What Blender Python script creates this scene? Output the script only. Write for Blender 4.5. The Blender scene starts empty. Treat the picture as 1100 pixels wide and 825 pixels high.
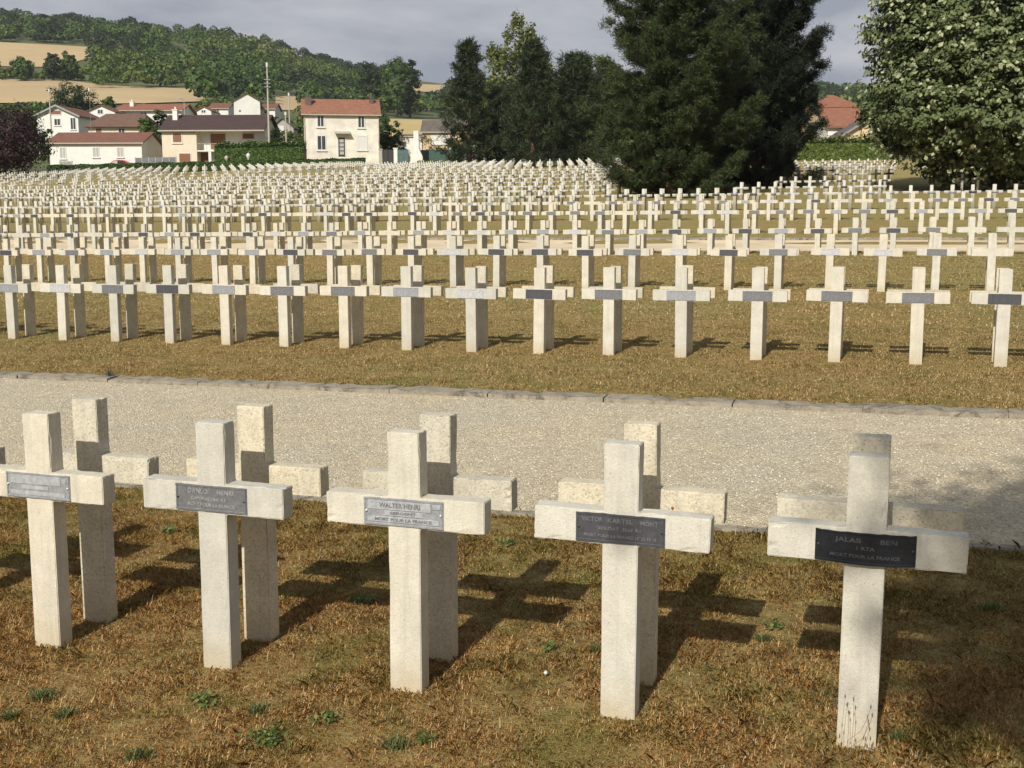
import bpy, bmesh, math, random
import numpy as np
from mathutils import Matrix, Vector, Euler
R = math.radians
rnd = random.Random(7)
rng = np.random.default_rng(11)
scene = bpy.context.scene
col = scene.collection

# ------------------------------------------------------------------ camera
F, PITCH, HC = 1280.6, 0.1468, 1.7233
cd = bpy.data.cameras.new('camera'); cam = bpy.data.objects.new('camera', cd); col.objects.link(cam)
cam.location = (0, 0, HC); cam.rotation_euler = (math.pi/2 - PITCH, 0, 0)
cd.sensor_width = 36; cd.lens = F/1100*36; cd.clip_start = 0.1; cd.clip_end = 9000
scene.camera = cam

# ------------------------------------------------------------------ sky and sun
SUN_AZ, SUN_EL = R(21.3), R(36.5)          # azimuth the shadows run to (clockwise from +Y), elevation
w = bpy.data.worlds.new('World'); scene.world = w; w.use_nodes = True
nt = w.node_tree; nt.nodes.clear()
out = nt.nodes.new('ShaderNodeOutputWorld'); bg = nt.nodes.new('ShaderNodeBackground')
sky = nt.nodes.new('ShaderNodeTexSky'); sky.sky_type = 'NISHITA'; sky.sun_disc = False
sky.sun_elevation = SUN_EL; sky.sun_rotation = SUN_AZ + math.pi
sky.air_density = 1.0; sky.dust_density = 2.0
tc = nt.nodes.new('ShaderNodeTexCoord'); mp = nt.nodes.new('ShaderNodeMapping')
mp.inputs['Scale'].default_value = (1.0, 1.0, 3.4)
nz = nt.nodes.new('ShaderNodeTexNoise'); nz.inputs['Scale'].default_value = 2.6; nz.inputs['Detail'].default_value = 7
nz.inputs['Roughness'].default_value = 0.55; nz.inputs['Distortion'].default_value = 0.25
rp = nt.nodes.new('ShaderNodeValToRGB')
rp.color_ramp.elements[0].position = 0.43; rp.color_ramp.elements[0].color = (3.55, 3.85, 4.6, 1)
rp.color_ramp.elements[1].position = 0.60; rp.color_ramp.elements[1].color = (7.0, 7.05, 7.3, 1)
mx = nt.nodes.new('ShaderNodeMix'); mx.data_type = 'RGBA'
sep_ = nt.nodes.new('ShaderNodeSeparateXYZ'); mr_ = nt.nodes.new('ShaderNodeMapRange')     # the cloud bank thins out overhead
mr_.inputs[1].default_value = 0.30; mr_.inputs[2].default_value = 0.75; mr_.inputs[3].default_value = 0.97; mr_.inputs[4].default_value = 0.25
nt.links.new(tc.outputs['Generated'], sep_.inputs[0]); nt.links.new(sep_.outputs[2], mr_.inputs[0]); nt.links.new(mr_.outputs[0], mx.inputs[0])
nt.links.new(tc.outputs['Generated'], mp.inputs[0]); nt.links.new(mp.outputs[0], nz.inputs['Vector'])
nt.links.new(nz.outputs['Fac'], rp.inputs[0])
nt.links.new(sky.outputs[0], mx.inputs[6]); nt.links.new(rp.outputs[0], mx.inputs[7])
nt.links.new(mx.outputs[2], bg.inputs[0]); nt.links.new(bg.outputs[0], out.inputs[0])
bg.inputs[1].default_value = 0.085
sl = bpy.data.lights.new('sun', 'SUN'); sl.energy = 4.75; sl.angle = R(0.55); sl.color = (1.0, 0.955, 0.875)
so = bpy.data.objects.new('sun', sl); col.objects.link(so)
Ldir = Vector((math.sin(SUN_AZ)*math.cos(SUN_EL), math.cos(SUN_AZ)*math.cos(SUN_EL), -math.sin(SUN_EL)))
so.rotation_euler = Ldir.to_track_quat('-Z', 'Y').to_euler(); so.location = (-20, -60, 60)
scene.view_settings.view_transform = 'Standard'; scene.view_settings.look = 'None'
scene.view_settings.exposure = 0.06; scene.view_settings.gamma = 1.0
scene.cycles.max_bounces = 6; scene.cycles.transparent_max_bounces = 6
scene.cycles.use_denoising = True

# ------------------------------------------------------------------ helpers
TH = -0.319
U2 = np.array([math.cos(TH), math.sin(TH)]); N2 = np.array([-math.sin(TH), math.cos(TH)])

def tag(o, label=None, cat=None, group=None, kind=None):
    if label: o['label'] = label
    if cat: o['category'] = cat
    if group: o['group'] = group
    if kind: o['kind'] = kind
    return o

def link(name, me, mat=None, parent=None, smooth=False):
    if mat is not None:
        for m in (mat if isinstance(mat, (list, tuple)) else [mat]): me.materials.append(m)
    if smooth: me.shade_smooth()
    o = bpy.data.objects.new(name, me); col.objects.link(o)
    if parent: o.parent = parent
    return o

def mesh_np(name, V, Fq, mi=None):
    """V (n,3), Fq (m,k) equal sided faces"""
    me = bpy.data.meshes.new(name)
    V = np.asarray(V, np.float32); Fq = np.asarray(Fq, np.int32)
    m, k = Fq.shape
    me.vertices.add(len(V)); me.vertices.foreach_set('co', V.ravel())
    me.loops.add(m*k); me.loops.foreach_set('vertex_index', Fq.ravel())
    me.polygons.add(m); me.polygons.foreach_set('loop_start', np.arange(m, dtype=np.int32)*k)
    if mi is not None: me.polygons.foreach_set('material_index', np.asarray(mi, np.int32))
    me.update(calc_edges=True); me.validate()
    return me

class MB:
    """collects shapes, links them as one mesh object"""
    def __init__(s): s.v = []; s.f = []; s.m = []
    def add(s, v, f, m=0):
        b = len(s.v); s.v += [tuple(p) for p in v]; s.f += [tuple(i+b for i in q) for q in f]; s.m += [m]*len(f); return s
    def box(s, x0, x1, y0, y1, z0, z1, m=0):
        v = [(x, y, z) for z in (z0, z1) for (x, y) in ((x0, y0), (x1, y0), (x1, y1), (x0, y1))]
        return s.add(v, [(3,2,1,0), (4,5,6,7), (0,1,5,4), (1,2,6,5), (2,3,7,6), (3,0,4,7)], m)
    def prism(s, prof, a0, a1, axis='x', m=0):
        """closed profile of (p,z) extruded along axis"""
        n = len(prof)
        g = (lambda a, p, z: (a, p, z)) if axis == 'x' else (lambda a, p, z: (p, a, z))
        v = [g(a0, p, z) for p, z in prof] + [g(a1, p, z) for p, z in prof]
        f = [(i, (i+1) % n, n+(i+1) % n, n+i) for i in range(n)] + [tuple(range(n))[::-1], tuple(range(n, 2*n))]
        return s.add(v, f, m)
    def tube(s, pts, rad, n=8, m=0, cap=True):
        pts = [Vector(p) for p in pts]; rad = rad if isinstance(rad, (list, tuple)) else [rad]*len(pts)
        v = []; f = []
        for i, p in enumerate(pts):
            d = (pts[min(i+1, len(pts)-1)] - pts[max(i-1, 0)]).normalized()
            a = d.orthogonal().normalized() if i == 0 else (a - d*a.dot(d)).normalized()
            b = d.cross(a)
            for k in range(n):
                t = 2*math.pi*k/n; v.append(p + (a*math.cos(t)+b*math.sin(t))*rad[i])
        for i in range(len(pts)-1):
            for k in range(n):
                f.append((i*n+k, i*n+(k+1) % n, (i+1)*n+(k+1) % n, (i+1)*n+k))
        if cap: f += [tuple(range(n))[::-1], tuple(range((len(pts)-1)*n, len(pts)*n))]
        return s.add(v, f, m)
    def mesh(s, name):
        me = bpy.data.meshes.new(name); me.from_pydata(s.v, [], s.f)
        me.polygons.foreach_set('material_index', s.m)
        me.update()
        bm = bmesh.new(); bm.from_mesh(me); bmesh.ops.recalc_face_normals(bm, faces=bm.faces); bm.to_mesh(me); bm.free()
        return me
    def build(s, name, mat, parent=None, bevel=0, smooth=False):
        me = s.mesh(name)
        if bevel: bevel_mesh(me, bevel)
        return link(name, me, mat, parent, smooth)

def bevel_mesh(me, wd, seg=1):
    bm = bmesh.new(); bm.from_mesh(me)
    bmesh.ops.remove_doubles(bm, verts=bm.verts, dist=1e-5)
    bmesh.ops.bevel(bm, geom=[e for e in bm.edges if len(e.link_faces) == 2 and e.calc_face_angle(0) > 0.6], offset=wd, segments=seg, affect='EDGES', clamp_overlap=True)
    bm.to_mesh(me); bm.free()

def empty(name, loc, rz=0, label=None, cat=None, group=None):
    o = bpy.data.objects.new(name, None); col.objects.link(o); o.location = loc; o.rotation_euler = (0, 0, rz)
    o.empty_display_size = 0.2
    return tag(o, label, cat, group)

# ------------------------------------------------------------------ terrain
_gq = [-60, -10, 0, 3.76, 6.17, 9.6, 10.2, 12.4, 20.2, 28.4, 30.0, 32.7, 33.3, 35.0, 43.0, 50.2, 57.8, 68.2, 113, 140, 175, 260]
_gz = [-.35, -.12, -.05, 0.0, .035, .085, .10, .132, .31, .565, .60, .72, .86, .93, 1.215, 1.52, 1.89, 2.36, 4.95, 6.75, 8.1, 12.0]
_sq = [0, 28, 35, 43, 60, 200]; _ss = [.0122, .0115, .0070, .0074, .0087, .0030]
_hd = [150, 200, 300, 450, 650, 750, 900, 1100, 1500]
_hy = [190, 176, 142, 113, 88, 71, 47, 31, 60]
_kx = [-400, 0, 100, 200, 250, 300, 340, 375, 400, 450, 500, 700, 900, 1500]
_ky = [20, 30, 36, 45, 49, 58, 70, 81, 82, 91, 97, 104, 106, 106]
def T(X, Y):
    X = np.asarray(X, float); Y = np.asarray(Y, float)
    q = X*N2[0] + Y*N2[1]
    z1 = np.interp(q, _gq, _gz) + np.interp(q, _sq, _ss)*np.clip(X, -120, 120)
    Yd = np.maximum(Y, .45*np.hypot(X, Y)); xi = np.clip(550 + F*X/np.maximum(Yd, 1), -400, 1500)
    k = (176 - np.interp(xi, _kx, _ky))/(176 - 31.)
    y = 176 - (176 - np.interp(Yd, _hd, _hy))*np.where(Yd > 200, k, 1)
    z2 = HC + Yd*(223 - y)/F
    t = np.clip((Yd - 160)/45, 0, 1); t = t*t*(3-2*t)
    t = np.where(Y > 0, t, 0)
    return z1*(1-t) + z2*t
def Tz(x, y): return float(T(x, y))
c_, s_ = math.cos(PITCH), math.sin(PITCH)
def at(px, Y):
    """ground point at depth Y seen in picture column px"""
    X = (px-550)/F*Y
    return X, Y, Tz(X, Y)
def zat(py, Y): return HC + Y*math.tan(math.atan((412.5-py)/F) - PITCH)
_ts = np.geomspace(1, 1400, 1500)
def gpix(px, py):
    """ground point under a picture position (ray march)"""
    d = np.array([(px-550)/F, c_ - s_*(py-412.5)/F, -s_ - c_*(py-412.5)/F])
    P = np.array([0, 0, HC])[:, None] + d[:, None]*_ts
    hit = np.nonzero(P[2] < T(P[0], P[1]))[0]; i = hit[0] if len(hit) else len(_ts)-1
    tt = np.linspace(_ts[max(i-1, 0)], _ts[i], 9); P = np.array([0, 0, HC])[:, None] + d[:, None]*tt
    hit = np.nonzero(P[2] < T(P[0], P[1]))[0]; i = hit[0] if len(hit) else 8
    return float(P[0, i]), float(P[1, i]), Tz(P[0, i], P[1, i])
def qa(q, a): return q*N2[0] + a*U2[0], q*N2[1] + a*U2[1]

# ------------------------------------------------------------------ materials
def newmat(name):
    m = bpy.data.materials.new(name); m.use_nodes = True
    n = m.node_tree; b = n.nodes['Principled BSDF']
    return m, n, b
def N(n, typ, **kw):
    x = n.nodes.new('ShaderNode'+typ)
    for k, v in kw.items():
        if k in x.inputs: x.inputs[k].default_value = v
        else: setattr(x, k, v)
    return x
def ramp(n, fac, stops):
    r = n.nodes.new('ShaderNodeValToRGB'); e = r.color_ramp.elements
    while len(e) < len(stops): e.new(0.5)
    for i, (p, c) in enumerate(stops): e[i].position = p; e[i].color = (*c, 1) if len(c) == 3 else c
    n.links.new(fac, r.inputs[0]); return r.outputs[0]
def mix(n, fac, a, b, mode='MIX'):
    x = n.nodes.new('ShaderNodeMix'); x.data_type = 'RGBA'; x.blend_type = mode
    for s, v in ((0, fac), (6, a), (7, b)):
        if hasattr(v, 'is_output'): n.links.new(v, x.inputs[s])
        else: x.inputs[s].default_value = v if s == 0 else (*v, 1)
    return x.outputs[2]
def noise(n, vec, scale, detail=4, rough=.6, dist=0):
    x = N(n, 'TexNoise'); x.inputs['Scale'].default_value = scale; x.inputs['Detail'].default_value = detail
    x.inputs['Roughness'].default_value = rough; x.inputs['Distortion'].default_value = dist
    if vec is not None: n.links.new(vec, x.inputs['Vector'])
    return x.outputs['Fac']
def bump(n, h, b, strength=.5, dist=.01):
    x = N(n, 'Bump'); x.inputs['Strength'].default_value = strength; x.inputs['Distance'].default_value = dist
    n.links.new(h, x.inputs['Height']); n.links.new(x.outputs[0], b.inputs['Normal']); return x
def coords(n, kind='Object'):
    return N(n, 'TexCoord').outputs[kind]
def geopos(n): return N(n, 'NewGeometry').outputs['Position']

def plain(name, c, rough=.7, var=.18, scale=3., metal=0, bmp=0.0):
    m, n, b = newmat(name); v = coords(n)
    f = noise(n, v, scale, 5)
    dk = tuple(x*(1-var) for x in c); lt = tuple(min(1, x*(1+var)) for x in c)
    n.links.new(ramp(n, f, [(.3, dk), (.7, lt)]), b.inputs['Base Color'])
    b.inputs['Roughness'].default_value = rough; b.inputs['Metallic'].default_value = metal
    if bmp: bump(n, f, b, .6, bmp)
    return m

def stone(name, c0, c1, pit=.5, coarse=False):
    m, n, b = newmat(name)
    v = coords(n); oi = N(n, 'ObjectInfo'); rv = oi.outputs['Random']
    add = N(n, 'VectorMath', operation='ADD'); cmb = N(n, 'CombineXYZ')
    mul = N(n, 'Math', operation='MULTIPLY'); mul.inputs[1].default_value = 37.0; n.links.new(rv, mul.inputs[0])
    n.links.new(mul.outputs[0], cmb.inputs[0]); n.links.new(mul.outputs[0], cmb.inputs[2])
    n.links.new(v, add.inputs[0]); n.links.new(cmb.outputs[0], add.inputs[1]); p = add.outputs[0]
    base = ramp(n, noise(n, p, 9, 6, .65), [(.3, c0), (.72, c1)])
    tint = ramp(n, rv, [(0, (.80, .81, .82)), (.5, (1, 1, .98)), (1, (1.02, .96, .86))])
    base = mix(n, .75, base, tint, 'MULTIPLY')
    # aggregate grains
    vo = N(n, 'TexVoronoi'); vo.inputs['Scale'].default_value = 130 if coarse else 190; n.links.new(p, vo.inputs['Vector'])
    gr = ramp(n, vo.outputs['Color'], [(0, (.74, .70, .62)), (.5, (1, 1, 1)), (1, (1.12, 1.10, 1.04))])
    base = mix(n, .95 if coarse else .45, base, gr, 'MULTIPLY')
    # pits
    pt = noise(n, p, 75 if coarse else 120, 2, .5)
    pf = ramp(n, pt, [(0, (1, 1, 1)), (.28 if coarse else .25, (1, 1, 1)), (.33 if coarse else .28, (0, 0, 0)), (1, (0, 0, 0))])
    pv = N(n, 'TexVoronoi'); pv.inputs['Scale'].default_value = 48 if coarse else 34; pv.inputs['Randomness'].default_value = 1
    n.links.new(p, pv.inputs['Vector'])
    pits = ramp(n, pv.outputs['Distance'], [(0, (1, 1, 1)), (.09 if coarse else .05, (1, 1, 1)), (.15 if coarse else .09, (0, 0, 0))])
    base = mix(n, pits, base, (.16, .13, .09)) if False else base
    mm = N(n, 'Math', operation='MULTIPLY'); mm.inputs[1].default_value = pit; n.links.new(pits, mm.inputs[0])
    base = mix(n, mm.outputs[0], base, (.20, .16, .11))
    # lichen and weather stains, heavier near the foot
    sep = N(n, 'SeparateXYZ'); n.links.new(v, sep.inputs[0])
    st = noise(n, p, 3.0, 5, .7, .6)
    stf = ramp(n, st, [(.50, (0, 0, 0)), (.78, (.38, .38, .38))])
    base = mix(n, stf, base, (.42, .39, .33))
    smp = N(n, 'Mapping'); smp.inputs['Scale'].default_value = (26, 26, 1.6); n.links.new(p, smp.inputs[0])
    sk = ramp(n, noise(n, smp.outputs[0], 1.0, 5, .6), [(.50, (0, 0, 0)), (.72, (.40, .40, .40))])
    base = mix(n, sk, base, (.36, .34, .30))
    foot = N(n, 'MapRange'); foot.inputs[1].default_value = 0.16; foot.inputs[2].default_value = 0.0
    n.links.new(sep.outputs[2], foot.inputs[0])
    fm = N(n, 'Math', operation='MULTIPLY'); n.links.new(foot.outputs[0], fm.inputs[0]); n.links.new(noise(n, p, 14, 4), fm.inputs[1])
    base = mix(n, fm.outputs[0], base, (.42, .32, .16))
    n.links.new(base, b.inputs['Base Color']); b.inputs['Roughness'].default_value = .88
    b.inputs['Specular IOR Level'].default_value = .25
    h = N(n, 'Math', operation='SUBTRACT'); n.links.new(vo.outputs['Distance'], h.inputs[1]); n.links.new(noise(n, p, 60, 3), h.inputs[0])
    h2 = N(n, 'Math', operation='SUBTRACT'); n.links.new(h.outputs[0], h2.inputs[0]); n.links.new(pits, h2.inputs[1])
    bump(n, h2.outputs[0], b, .55 if coarse else .4, .002)
    return m
M_front = stone('cast_stone_smooth', (.53, .505, .43), (.66, .632, .545), .55)
M_rear = stone('cast_stone_exposed_aggregate', (.53, .485, .375), (.67, .62, .50), .8, True)

def plaque_mat(name, c, rough, metal=.55, speck=.25):
    m, n, b = newmat(name); v = coords(n)
    f = noise(n, v, 60, 5, .7); g = noise(n, v, 9, 4, .6)
    base = ramp(n, f, [(.3, tuple(x*(1-speck) for x in c)), (.7, tuple(x*(1+speck) for x in c))])
    base = mix(n, .5, base, ramp(n, g, [(.3, (.72, .72, .74)), (.7, (1.15, 1.15, 1.15))]), 'MULTIPLY')
    n.links.new(base, b.inputs['Base Color']); b.inputs['Roughness'].default_value = rough; b.inputs['Metallic'].default_value = metal
    bump(n, f, b, .25, .001); return m
PM = {'pale': plaque_mat('plaque_pale', (.50, .50, .50), .55, .2), 'light': plaque_mat('plaque_light', (.33, .34, .35), .5, .3),
      'mid': plaque_mat('plaque_mid', (.20, .20, .205), .5, .4), 'dark': plaque_mat('plaque_dark', (.095, .095, .105), .45, .4),
      'black': plaque_mat('plaque_black', (.032, .036, .045), .36, .5)}
M_letter = plaque_mat('letter_relief', (.35, .35, .345), .5, .3)
M_letterL = plaque_mat('tape_relief', (.42, .43, .44), .5, .2)
M_letterD = plaque_mat('letter_dark', (.095, .098, .105), .5, .4)
M_screw = plaque_mat('screw_metal', (.08, .08, .085), .45, .7)
M_screwL = plaque_mat('screw_bright', (.6, .59, .56), .4, .6)

def lawn_mat():
    m, n, b = newmat('dry_lawn'); p = geopos(n)
    mp_ = N(n, 'Mapping'); mp_.inputs['Scale'].default_value = (1, 1, 1); n.links.new(p, mp_.inputs[0]); v = mp_.outputs[0]
    a = noise(n, v, 2.2, 7, .7, .5); b2 = noise(n, v, 16, 6, .75); c = noise(n, v, 70, 4, .75)
    big = noise(n, v, .16, 4, .6)
    base = ramp(n, b2, [(.28, (.20, .135, .055)), (.48, (.38, .27, .115)), (.62, (.50, .38, .18)), (.78, (.60, .49, .28))])
    green = ramp(n, c, [(.3, (.10, .105, .025)), (.7, (.29, .27, .08))])
    gm = ramp(n, a, [(.46, (0, 0, 0)), (.66, (.75, .75, .75))])
    base = mix(n, gm, base, green)
    tone = ramp(n, big, [(.35, (1.05, .95, .85)), (.62, (.88, 1.02, .92))])
    base = mix(n, 1, base, tone, 'MULTIPLY')
    # the far lawns carry more green
    sep = N(n, 'SeparateXYZ'); n.links.new(p, sep.inputs[0])
    mr = N(n, 'MapRange'); mr.inputs[1].default_value = 14; mr.inputs[2].default_value = 55; mr.inputs[4].default_value = .55
    n.links.new(sep.outputs[1], mr.inputs[0])
    base = mix(n, mr.outputs[0], base, ramp(n, b2, [(.3, (.22, .19, .075)), (.7, (.44, .37, .17))]))
    base = mix(n, .7, base, ramp(n, c, [(.25, (.55, .52, .48)), (.7, (1.3, 1.28, 1.2))]), 'MULTIPLY')
    n.links.new(base, b.inputs['Base Color']); b.inputs['Roughness'].default_value = .95; b.inputs['Specular IOR Level'].default_value = .1
    ad = N(n, 'Math', operation='ADD'); n.links.new(b2, ad.inputs[0]); n.links.new(c, ad.inputs[1])
    bump(n, ad.outputs[0], b, .9, .035); return m
M_lawn = lawn_mat()

def island_leaf(name, stops, rough=.6, trans=.2, back=None, spec=.3, pos=.5, posscale=.6, clump=(.55, 1.35)):
    m, n, b = newmat(name); g = N(n, 'NewGeometry'); v = coords(n)
    base = ramp(n, g.outputs['Random Per Island'], stops)
    cl = ramp(n, noise(n, v, posscale, 4, .6), [(.3, (clump[0],)*3), (.7, (clump[1],)*3)])
    base = mix(n, pos, base, cl, 'MULTIPLY')
    if back: base = mix(n, g.outputs['Backfacing'], base, back)
    n.links.new(base, b.inputs['Base Color']); b.inputs['Roughness'].default_value = rough
    b.inputs['Specular IOR Level'].default_value = spec
    if trans:
        tr = N(n, 'BsdfTranslucent'); n.links.new(base, tr.inputs[0]); ms = N(n, 'MixShader'); ms.inputs[0].default_value = trans
        n.links.new(b.outputs[0], ms.inputs[1]); n.links.new(tr.outputs[0], ms.inputs[2])
        n.links.new(ms.outputs[0], n.nodes['Material Output'].inputs[0])
    return m
def grass_mat():
    m, n, b = newmat('grass_blades'); g = N(n, 'NewGeometry'); p = g.outputs['Position']
    r1 = ramp(n, g.outputs['Random Per Island'], [(0, (.34, .165, .050)), (.3, (.55, .305, .100)), (.6, (.68, .43, .165)), (.85, (.78, .57, .30)), (1, (.86, .74, .52))])
    r2 = ramp(n, g.outputs['Random Per Island'], [(0, (.10, .12, .022)), (.5, (.25, .25, .055)), (1, (.48, .43, .14))])
    gm = ramp(n, noise(n, p, 2.2, 7, .7, .5), [(.49, (.05, .05, .05)), (.64, (.65, .65, .65))])
    base = mix(n, gm, r1, r2)
    base = mix(n, .8, base, ramp(n, noise(n, p, 24, 3, .6), [(.3, (.62, .56, .50)), (.7, (1.15, 1.12, 1.1))]), 'MULTIPLY')
    dt = N(n, 'VectorMath', operation='DOT_PRODUCT'); n.links.new(p, dt.inputs[0]); dt.inputs[1].default_value = (N2[0], N2[1], 0)
    me_ = N(n, 'MapRange'); me_.inputs[1].default_value = 4.6; me_.inputs[2].default_value = 6.1; n.links.new(dt.outputs['Value'], me_.inputs[0])
    m2 = N(n, 'MapRange'); m2.inputs[1].default_value = 10.5; m2.inputs[2].default_value = 9.9; n.links.new(dt.outputs['Value'], m2.inputs[0])
    mm = N(n, 'Math', operation='MULTIPLY'); n.links.new(me_.outputs[0], mm.inputs[0]); n.links.new(m2.outputs[0], mm.inputs[1])
    mq = N(n, 'Math', operation='MULTIPLY'); n.links.new(mm.outputs[0], mq.inputs[0]); n.links.new(noise(n, p, 5, 5, .7), mq.inputs[1])
    base = mix(n, mq.outputs[0], base, r2)
    far_ = N(n, 'MapRange'); far_.inputs[1].default_value = 9.0; far_.inputs[2].default_value = 11.0; far_.inputs[4].default_value = .7; n.links.new(dt.outputs['Value'], far_.inputs[0])
    base = mix(n, far_.outputs[0], base, ramp(n, g.outputs['Random Per Island'], [(0, (.28, .22, .10)), (.5, (.48, .385, .19)), (1, (.65, .55, .32))]))
    base = mix(n, .8, base, ramp(n, noise(n, p, 7, 4, .6), [(.3, (.62, .55, .46)), (.7, (1.15, 1.1, 1.05))]), 'MULTIPLY')
    n.links.new(base, b.inputs['Base Color']); b.inputs['Roughness'].default_value = .7; b.inputs['Specular IOR Level'].default_value = .15
    tr = N(n, 'BsdfTranslucent'); n.links.new(base, tr.inputs[0]); ms = N(n, 'MixShader'); ms.inputs[0].default_value = .25
    n.links.new(b.outputs[0], ms.inputs[1]); n.links.new(tr.outputs[0], ms.inputs[2]); n.links.new(ms.outputs[0], n.nodes['Material Output'].inputs[0])
    return m
M_blades = grass_mat()

def gravel_mat():
    m, n, b = newmat('gravel_path'); p = geopos(n)
    vo = N(n, 'TexVoronoi'); vo.inputs['Scale'].default_value = 62; n.links.new(p, vo.inputs['Vector'])
    vo2 = N(n, 'TexVoronoi'); vo2.inputs['Scale'].default_value = 150; n.links.new(p, vo2.inputs['Vector'])
    base = ramp(n, noise(n, p, 5, 6, .7), [(.3, (.62, .545, .40)), (.7, (.77, .685, .52))])
    base = mix(n, .75, base, ramp(n, vo.outputs['Color'], [(.1, (.66, .65, .63)), (.5, (.98, .97, .95)), (.9, (1.18, 1.17, 1.14))]), 'MULTIPLY')
    base = mix(n, .6, base, ramp(n, vo2.outputs['Color'], [(.1, (.6, .6, .58)), (.9, (1.3, 1.28, 1.25))]), 'MULTIPLY')
    edge = noise(n, p, .9, 3)
    base = mix(n, .5, base, ramp(n, edge, [(.35, (.92, .93, .95)), (.65, (1.08, 1.0, .86))]), 'MULTIPLY')
    n.links.new(base, b.inputs['Base Color']); b.inputs['Roughness'].default_value = .95; b.inputs['Specular IOR Level'].default_value = .15
    ad = N(n, 'Math', operation='ADD'); n.links.new(vo.outputs['Distance'], ad.inputs[0]); n.links.new(vo2.outputs['Distance'], ad.inputs[1])
    sub = N(n, 'Math', operation='MULTIPLY'); sub.inputs[1].default_value = -1; n.links.new(ad.outputs[0], sub.inputs[0])
    bump(n, sub.outputs[0], b, 1, .012); return m
M_gravel = gravel_mat()
def kerb_mat():
    m, n, b = newmat('kerb_concrete'); p = geopos(n)
    base = ramp(n, noise(n, p, 6, 7, .7), [(.3, (.21, .18, .135)), (.7, (.38, .33, .25))])
    st = ramp(n, noise(n, p, 3.2, 9, .8, 1.6), [(.50, (0, 0, 0)), (.60, (.8, .8, .8))])
    base = mix(n, st, base, (.075, .065, .055))
    base = mix(n, .6, base, ramp(n, noise(n, p, 80, 3), [(.3, (.7, .7, .7)), (.7, (1.2, 1.2, 1.2))]), 'MULTIPLY')
    n.links.new(base, b.inputs['Base Color']); b.inputs['Roughness'].default_value = .95
    bump(n, noise(n, p, 40, 6, .7), b, .8, .01); return m
M_kerb = kerb_mat()
M_pebble = island_leaf('pebbles', [(0, (.46, .40, .29)), (.4, (.62, .55, .41)), (.9, (.72, .645, .49)), (.99, (.78, .71, .57)), (1, (.86, .83, .76))], .9, 0, pos=.2, spec=.15)

# ------------------------------------------------------------------ the ground
def polar_ground():
    rings = np.concatenate([[0.02], np.geomspace(.7, 1500, 230)])
    ang = np.concatenate([np.linspace(-62, 62, 420), np.linspace(66, 294, 58)])
    A_, R_ = np.meshgrid(np.radians(ang), rings)
    X = R_*np.sin(A_); Y = R_*np.cos(A_); Z = T(X, Y)
    V = np.stack([X, Y, Z], -1).reshape(-1, 3); na = len(ang); nr = len(rings)
    i, j = np.meshgrid(np.arange(nr-1), np.arange(na), indexing='ij'); j2 = (j+1) % na
    Fq = np.stack([i*na+j, i*na+j2, (i+1)*na+j2, (i+1)*na+j], -1).reshape(-1, 4)
    far = (R_[:-1] > 176) & (Y[:-1] > 150)
    mi = far.reshape(-1).astype(int)
    me = mesh_np('ground', V, Fq[:, ::-1], mi)
    return me
M_hillgrass = plain('hillside_grass', (.085, .10, .032), .95, .35, .03)
g = link('ground', polar_ground(), [M_lawn, M_hillgrass], smooth=True); tag(g, kind='structure')

def strip(name, q0, q1, a0, a1, lift, mat, nq=14, na=200, kind='structure', jag=0):
    q = np.linspace(q0, q1, nq); a = np.linspace(a0, a1, na); Q, Aa = np.meshgrid(q, a, indexing='ij')
    if jag:
        Q = Q.copy(); Q[0] += rng.normal(0, jag, na); Q[-1] += rng.normal(0, jag, na)
    X = Q*N2[0]+Aa*U2[0]; Y = Q*N2[1]+Aa*U2[1]
    V = np.stack([X, Y, T(X, Y)+lift], -1).reshape(-1, 3)
    i, j = np.meshgrid(np.arange(nq-1), np.arange(na-1), indexing='ij')
    Fq = np.stack([i*na+j, i*na+j+1, (i+1)*na+j+1, (i+1)*na+j], -1).reshape(-1, 4)
    o = link(name, mesh_np(name, V, Fq), mat, smooth=True); return tag(o, kind=kind)
strip('gravel_path', 6.17, 9.66, -30, 30, .008, M_gravel, 30, 600)
M_sand = plain('sandy_path', (.62, .50, .33), .95, .16, .8)
strip('gravel_path', 29.9, 32.98, -80, 80, .012, M_sand, 10, 200)

def kerb(q, wdt, h, a0, a1, L, jit=.004, drop=.1):
    mb = MB(); a = a0
    while a < a1:
        a2 = a + L*rnd.uniform(.9, 1.1); g_ = .004
        dz = rnd.gauss(0, jit); dq = rnd.gauss(0, jit)
        v = []
        for (aa, qq, zz) in ((a+g_, q, 0), (a2-g_, q, 0), (a2-g_, q+wdt, 0), (a+g_, q+wdt, 0)):
            X, Y = qa(qq+dq, aa); v.append((X, Y, Tz(X, Y)-drop))
        tops = [(x, y, Tz(x, y) + h + dz) for x, y, z in v]
        mb.add(v+tops, [(3,2,1,0), (4,5,6,7), (0,1,5,4), (1,2,6,5), (2,3,7,6), (3,0,4,7)]); a = a2
    me = mb.mesh('kerb'); bm = bmesh.new(); bm.from_mesh(me)
    bmesh.ops.subdivide_edges(bm, edges=[e for e in bm.edges if e.calc_length() > .5*L], cuts=12, use_grid_fill=True)
    for v in bm.verts:
        v.co.z += rnd.gauss(0, .0045)*(L < 1.1) - (abs(rnd.gauss(0, .012)) if rnd.random() < .12 and L < 1.1 else 0); v.co.x += rnd.gauss(0, .003); v.co.y += rnd.gauss(0, .007)*(L < 1.1)
    bm.to_mesh(me); bm.free()
    return tag(link('kerb', me, M_kerb), kind='structure')
kerb(9.64, .20, .045, -22, 22, 1.0, .002)
kerb(6.10, .06, .018, -14, 14, 1.2, .002)
kerb(29.85, .08, .02, -60, 60, 2.0)
kerb(33.0, .12, .05, -60, 60, 2.0)

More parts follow.
